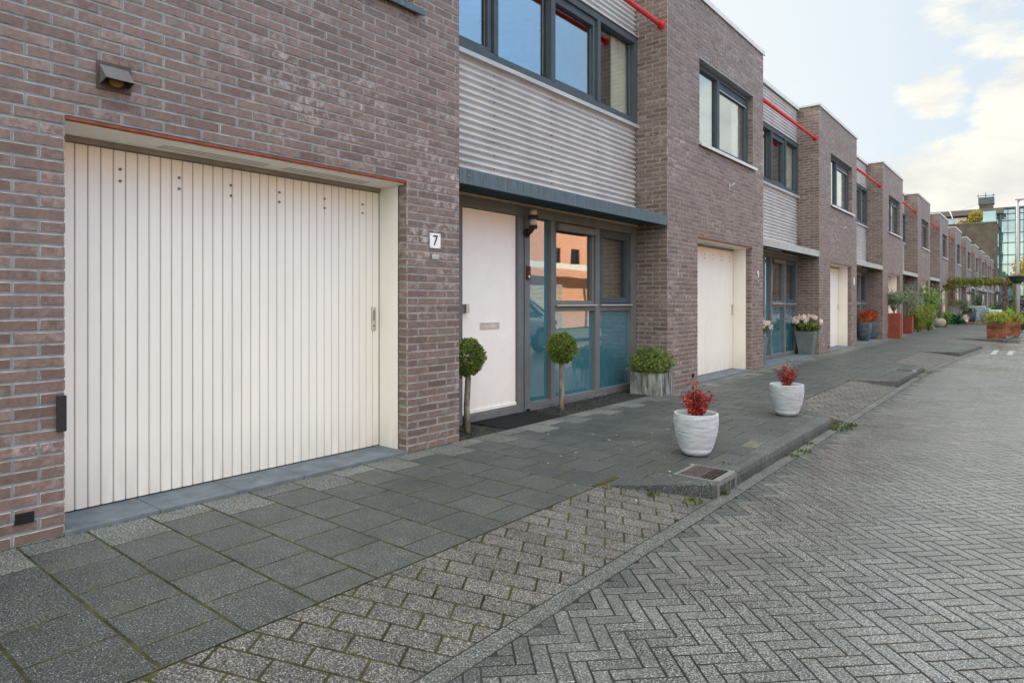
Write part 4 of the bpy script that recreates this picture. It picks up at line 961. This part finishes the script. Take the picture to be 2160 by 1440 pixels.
# lamp post with bowl
t = thing('street_lamp', 'tall grey street lamp post with angled head', 'street lamp', (3.14, 39.4, 0))
MB().tube([(0, 0, -.1), (0, 0, 2.3), (0, 0, 6.05)], [.085, .078, .055], 14).build('pole', M['lampp'], t)
MB().tube([(0, 0, 6.02), (.1, .0, 6.12), (.6, 0, 6.16)], [.055, .04, .03], 10).build('arm', M['lampp'], t)
MB().box(-.10, .75, -.08, .08, 6.11, 6.17).build('lamp_head', M['lampp'], t, bevel=.02)
t = thing('hanging_flower_bowl', 'dark green flower bowl fixed round the lamp post', 'flower bowl', (3.14, 39.4, 2.1))
MB().lathe((0, 0, 0), [(.09, 0), (.16, .02), (.28, .16), (.36, .34), (.38, .36), (.34, .36), (.09, .30)], 28).build('bowl', M['greenbowl'], t)
lf = MB(); crown(lf, (0, 0, .40), (.33, .33, .10), 420, .06, .016, .4, .9, .5); lf.build('foliage', M['straw'], t)
# ------------------------------------------------------------------ entrance gravel and mat of number 7
gv = MB(); Y0, Y1 = 4.075, 8.125
for _ in range(9500):
    x = random.uniform(-.455, .0); y = random.uniform(Y0, Y1); r_ = random.uniform(.006, .012)
    if -.46 < x < .0 and 4.70 < y < 5.62: continue
    z = random.uniform(-.012, .006); ax = [rv()*r_*random.uniform(.6, 1.2) for _ in range(3)]
    c = Vector((x, y, z)); gv.add([c+ax[0], c-ax[0], c+ax[1], c-ax[1], c+ax[2], c-ax[2]], [(0,2,4),(2,1,4),(1,3,4),(3,0,4),(2,0,5),(1,2,5),(3,1,5),(0,3,5)])
tag(gv.build('gravel', M['gravel']), kind='stuff')
tag(MB().poly([(-.5, Y0, -.008), (.0, Y0, -.008), (.0, Y1, -.008), (-.5, Y1, -.008)]).build('gravel_bed', M['soil']), kind='structure')
dm = thing('doormat', 'black rubber ring mat in front of the white front door', 'doormat', (-.22, 5.16, .002)); m = MB()
nx, ny = 15, 30; wx, wy = .44/nx, .90/ny
for i in range(nx+1): m.box(-.22+i*wx-.004, -.22+i*wx+.004, -.45, .45, 0, .012)
for j_ in range(ny+1): m.box(-.22, .22, -.45+j_*wy-.004, -.45+j_*wy+.004, 0, .0115)
m.build('mat', M['rubber'], dm)
# ------------------------------------------------------------------ drains
def drain(x, y, lab):
    t = thing('drain_grate', lab, 'drain', (x, y, 0), 0, 'street drains in the kerb')
    f = MB(); W, L = .31, .35
    f.box(-W, .0, -L/2, -L/2+.02, -.01, .006).box(-W, .0, L/2-.02, L/2, -.01, .006).box(-W, -W+.02, -L/2+.02, L/2-.02, -.01, .006).box(-.035, .012, -L/2+.02, L/2-.02, -.01, .006)
    f.box(-.03, .014, -L/2, -L/2+.03, -.11, -.01).box(-.03, .014, L/2-.03, L/2, -.11, -.01).box(-.03, .012, -.012, .0, -.11, -.01).box(-.03, .012, .06, .07, -.11, -.01).box(.0, .0135, -L/2+.03, L/2-.03, -.035, -.01)
    f.build('housing', M['steel'], t, bevel=.003)
    MB().box(-.20, -.03, -L/2+.03, L/2-.03, -.13, -.03).build('inlet', M['frame_dark'], t)
    g_ = MB().box(-W+.02, -.035, -L/2+.02, L/2-.02, -.008, .002)
    for i in range(9):
        for j_ in range(12): cx, cy = -W+.04+i*.026, -L/2+.035+j_*.0255; g_.box(cx, cx+.012, cy, cy+.010, .002, .008)
    g_.build('grate', M['ironplate'], t)
drain(2.232, 4.40, 'steel kerb drain with studded lid near the nearest white pot')
drain(2.232, 13.2, 'pale kerb drain at the second raised kerb')
# ------------------------------------------------------------------ far buildings
ab = thing('apartment_building', 'dark brown brick apartment block with setback top floor and roof terrace', 'apartment block', (0, 97, 0))
w_ = MB(); w_.box(-34, 0, 0, 9.5, 0, 10.8); w_.build('wall', M['darkbrick'], ab)
MB().box(-34, .05, -.05, .25, 10.8, 10.92).box(-.2, .05, .25, 9.5, 10.8, 10.92).build('parapet', M['conc'], ab)
MB().box(-34, .1, 7, 26, 10.8, 13.1).box(-34, .5, 5.6, 7, 12.5, 13.2).build('penthouse', M['conc'], ab)
for k in range(8):
    o = MB().box(-3.0-k*2.6, -.8-k*2.6, 6.95, 6.99, 10.95, 12.4).build('window', M['bglass'], ab)
m = MB()
MB().box(-1.3, -.05, .0, .02, 10.95, 12.2).box(-.02, .0, .05, 6, 10.95, 11.9).build('glass_railing', M['bglass'], ab)
MB().box(-14, -3.0, -.0, .03, 11.45, 11.5).build('rail', M['red'], ab)
for z_ in (2.6, 5.4, 8.1): MB().box(-.0, .05, 2.5, 4.3, z_, z_+1.6).build('window', M['bglass'], ab)
ch = MB().box(-2.1, -.65, 7.5, 9, 13.1, 14.0).build('stair_housing', M['darkbrick'], ab); MB().box(-2.2, -.55, 7.4, 9.1, 14.0, 14.9).build('plant_room', M['canopy'], ab)
m = MB(); m.box(-2.3, -.45, 7.3, 7.34, 15.05, 15.12).tube([(-2.2, 7.3, 14.9), (-2.2, 7.3, 15.3)], .03).tube([(-1.4, 7.3, 14.9), (-1.4, 7.3, 15.5)], .04).tube([(-.6, 7.3, 14.9), (-.6, 7.3, 15.3)], .03); m.build('roof_rail', M['black'], ab)
MB().tube([(-4.3, 3, 10.9), (-5.0, 3, 13.2)], .06).tube([(-2.2, 7, 14.1), (-4.0, 7, 13.5)], .04).build('flagpole', M['cap'], ab)
t = thing('terrace_shrub', 'golden shrub on the roof terrace of the dark block', 'shrub', (-2.0, 97.6, 10.85)); lf = MB(); crown(lf, (0, 0, .80), (.72, .6, .75), 1500, .18, .07, .3, .7, .4); crown(lf, (-1.0, 0, .25), (.8, .5, .28), 400, .2, .08, .3, .7, .4); lf.build('foliage', M['gold'], t)
MB().tube([(0, 0, 0), (0, 0, .9)], .06, 6).build('trunk', M['bark'], t)
t = thing('terrace_shrub', 'small golden shrub behind the glass railing of the roof terrace', 'shrub', (-.7, 99.0, 10.85)); lf = MB(); crown(lf, (0, 0, .8), (.5, .5, .7), 700, .2, .07, .3, .7, .4); lf.build('foliage', M['gold'], t)
gt = thing('glass_office_tower', 'glass curtain-wall office block beside the dark apartment building', 'office building', (0, 106.6, 0))
MB().box(.0, 22, .2, 18, 0, 13.4).build('glass_wall', M['bglass'], gt)
m = MB(); zs = [0, 2.0, 3.5, 4.55, 6.16, 7.4, 9.0, 10.3, 11.9, 12.8, 13.4]
for z_ in zs: m.box(0, 22, .08, .2, z_-.05, z_+.05)
for k in range(28): m.box(.02+k*.81-.03, .02+k*.81+.03, .05, .2, 0, 13.4)
m.box(1.58, 2.1, .0, .2, 0, 13.4); m.box(-.3, 22.2, -.15, .4, 13.4, 13.65)
m.build('mullions', M['canopy'], gt)
MB().box(.4, 1.6, .1, .12, 12.2, 12.3).build('ceiling_light', M['lamp_on'], gt)
# trees at the end of the street
def tree(x, y, hgt, rad, lab, m, n=2600, l=.16):
    t = thing('tree', lab, 'tree', (x, y, -.1)); s, lf = MB(), MB(); s.tube([(0, 0, 0), (.05, 0, hgt*.35), (0, .05, hgt*.7)], [.13, .1, .05], 8)
    for k in range(7):
        a = k*.9; tip = Vector((cos(a)*rad*.7, sin(a)*rad*.7, hgt*(.6+.05*k))); s.tube([(0, 0, hgt*(.3+.04*k)), tip], [.05, .015], 5); crown(lf, tip, (rad*.5, rad*.5, rad*.42), n//9, l, l*.35, .4, .8, .4)
    crown(lf, (0, 0, hgt*.82), (rad*.6, rad*.6, rad*.5), n//4, l, l*.35, .4, .8, .4)
    s.build('trunk', M['bark'], t); lf.build('crown', m, t)
tree(3.8, 62, 5.0, 1.3, 'golden-green tree right of the lamp post bowl', M['gold'])
tree(6.5, 70, 6.5, 2.2, 'green tree farther down the street beyond the golden tree', M['vine'])
tree(4.0, 52, 3.6, .9, 'low leafy tree just behind the lamp post', M['vine'], 1800, .12)
hd = thing('hedge', 'clipped hedge closing the end of the street', 'hedge', (3.8, 84, 0)); lf = MB(); 
for k in range(8): crown(lf, (-1.5+k*1.3, 0, .9), (.9, .5, 1.0), 420, .18, .07, .2, .8, .4)
lf.build('foliage', M['dark'], hd)
# ------------------------------------------------------------------ cars
def car(name, lab, loc, rz, paint):
    t = thing(name, lab, 'car', loc, rz); b = MB()
    secs = [(-2.15, .45, .62, .78), (-2.05, .35, .88, .84), (-1.2, .32, .98, .88), (0, .30, .96, .89), (1.0, .32, .92, .89), (1.75, .36, .80, .86), (2.1, .42, .66, .76)]
    vs = []; fs = []
    for (y, zl, zh, hw) in secs:
        vs += [(-hw*.92, y, zl), (-hw, y, zl+.12), (-hw, y, zh-.12), (-hw*.90, y, zh), (hw*.90, y, zh), (hw, y, zh-.12), (hw, y, zl+.12), (hw*.92, y, zl)]
    for i in range(len(secs)-1):
        for k in range(8): fs.append((i*8+k, i*8+(k+1) % 8, (i+1)*8+(k+1) % 8, (i+1)*8+k))
    fs += [tuple(range(8))[::-1], tuple(range((len(secs)-1)*8, len(secs)*8))]
    b.add(vs, fs, .5, True); bo = b.build('body', paint, t); md = bo.modifiers.new('s', 'SUBSURF'); md.levels = md.render_levels = 2
    g_ = MB(); sec = [(-1.75, .95, .70, .95), (-1.0, .93, .66, 1.40), (.2, .92, .66, 1.44), (1.15, .90, .70, .95)]
    vs = []; fs = []
    for (y, zb, hw, zt) in sec: vs += [(-hw-.1, y, .90), (-hw+.05, y, zt), (hw-.05, y, zt), (hw+.1, y, .90)]
    for i in range(3):
        for k in range(3): fs.append((i*4+k, i*4+k+1, (i+1)*4+k+1, (i+1)*4+k))
    g_.add(vs, fs, .5); g_.build('windows', M['carglass'], t)
    MB().add([(-.58, -1.02, 1.415), (.58, -1.02, 1.415), (.58, .22, 1.455), (-.58, .22, 1.455)], [(0, 1, 2, 3)]).build('roof', paint, t)
    for sx in (-1, 1):
        m = MB(); m.tube([(sx*.66, -1.0, 1.41), (sx*.66, .2, 1.45), (sx*.78, 1.18, .93)], .03, 6).tube([(sx*.66, -1.0, 1.41), (sx*.77, -1.8, .95)], .04, 6).tube([(sx*.66, -.35, 1.42), (sx*.77, -.35, .95)], .03, 6); m.build('pillar', paint, t)
        for y in (-1.3, 1.32):
            wh_ = MB().tube([(sx*.72, y, .33), (sx*.90, y, .33)], .33, 24).build('wheel', M['rub'], t); MB().tube([(sx*.89, y, .33), (sx*.91, y, .33)], .2, 12).build('rim', M['steel'], wh_)
        MB().box(sx*.62-.14, sx*.62+.14, -2.14, -2.0, .70, .80).build('tail_light', M['red'], t); MB().box(sx*.6-.14, sx*.6+.14, 1.98, 2.08, .60, .68).build('headlight', M['white'], t)
    return t
car('parked_car', 'dark blue car parked behind the pergola', (3.0, 52.5, -.1), R(75), M['cardark'])
car('parked_car', 'silver car parked across the street, mirrored in the teal glass', (6.05, 12.35, -.1), R(180), M['carsilver'])
# ------------------------------------------------------------------ opposite side of the street (seen in the glass)
opp = ['orange brick house across the street, first of the mirrored row', 'orange brick house across the street mirrored in the entrance windows', 'third orange brick house across the street', 'fourth orange brick house across the street', 'fifth orange brick house across the street', 'sixth orange brick house across the street']
def make_opp():
    t = thing('orange_brick_house', opp[0], 'house', (13, -2, 0), 0, 'orange brick houses across the street')
    hs = [(.9, 1.9, 2.95, 4.0), (3.7, 4.6, 3.05, 3.95), (5.6, 6.45, 3.05, 3.95)]
    b = MB()
    walls_with_holes(b, 0, 8, -.1, 5.9, hs, lambda p, q, r, s: b.box(0, .25, p, q, r, s)); b.box(.25, 7, 0, 8, -.1, 5.9)
    wl_ = b.build('wall', M['orange2'], t)
    MB().box(-.06, 7, -.0, 8.0, 5.9, 6.0).build('parapet_cap', M['cap'], t)
    for h in hs:
        w_ = MB().box(.12, .14, h[0], h[1], h[2], h[3]).build('window', M['carglass'], t); f = MB(); frame_rect(f, .08, .16, h[0], h[1], h[2], h[3], .06); f.build('frame', M['frame'], w_)
    return t
m, tt, p = newmat('orange_brick_wall')
gx = tt.nodes.new('ShaderNodeNewGeometry'); sx_ = tt.nodes.new('ShaderNodeSeparateXYZ'); cx_ = tt.nodes.new('ShaderNodeCombineXYZ'); tt.links.new(gx.outputs['Position'], sx_.inputs[0])
tt.links.new(mth('ADD', sx_.outputs[1], sx_.outputs[0], tt), cx_.inputs[0]); tt.links.new(sx_.outputs[2], cx_.inputs[1])
bt = tt.nodes.new('ShaderNodeTexBrick'); tt.links.new(cx_.outputs[0], bt.inputs['Vector']); bt.inputs['Scale'].default_value = 1; bt.inputs['Brick Width'].default_value = .22; bt.inputs['Row Height'].default_value = .0625; bt.inputs['Mortar Size'].default_value = .006
bt.inputs['Color1'].default_value = (.52, .22, .12, 1); bt.inputs['Color2'].default_value = (.62, .29, .17, 1); bt.inputs['Mortar'].default_value = (.42, .33, .27, 1); tt.links.new(bt.outputs[0], p.inputs['Base Color']); p.inputs['Roughness'].default_value = .8
M['orange2'] = m
oh = make_opp()
for k in range(1, 6):
    c = copy_tree(oh); c.location = (13 + (.6 if k % 2 else 0), -2 + 8.0*k, 0); tag(c, opp[k], 'house')
cp = thing('carport', 'flat white-edged carport in front of the orange brick houses', 'carport', (12.5, 12, 0)); MB().box(0, .48, 0, 24, 2.86, 2.93).build('roof', M['conc'], cp); MB().box(-.05, 0, 0, 24, 2.76, 3.04).build('fascia', M['cap'], cp)
for y in (.2, 6, 12, 18, 23.8): MB().box(.02, .12, y-.05, y+.05, 0, 2.86).build('post', M['greywood'], cp)
fe = thing('wooden_fence', 'grey horizontal board fence across the street under the carport', 'fence', (12.3, 10.4, 0)); m = MB()
for k in range(13): m.box(0, .025, 0, 14.5, .05+k*.15, .185+k*.15)
m.build('boards', M['greywood'], fe)
for y in (0, 2.4, 4.8, 7.2, 9.6, 12, 14.4): MB().box(.03, .11, y-.04, y+.04, 0, 2.0).build('post', M['wood'], fe)
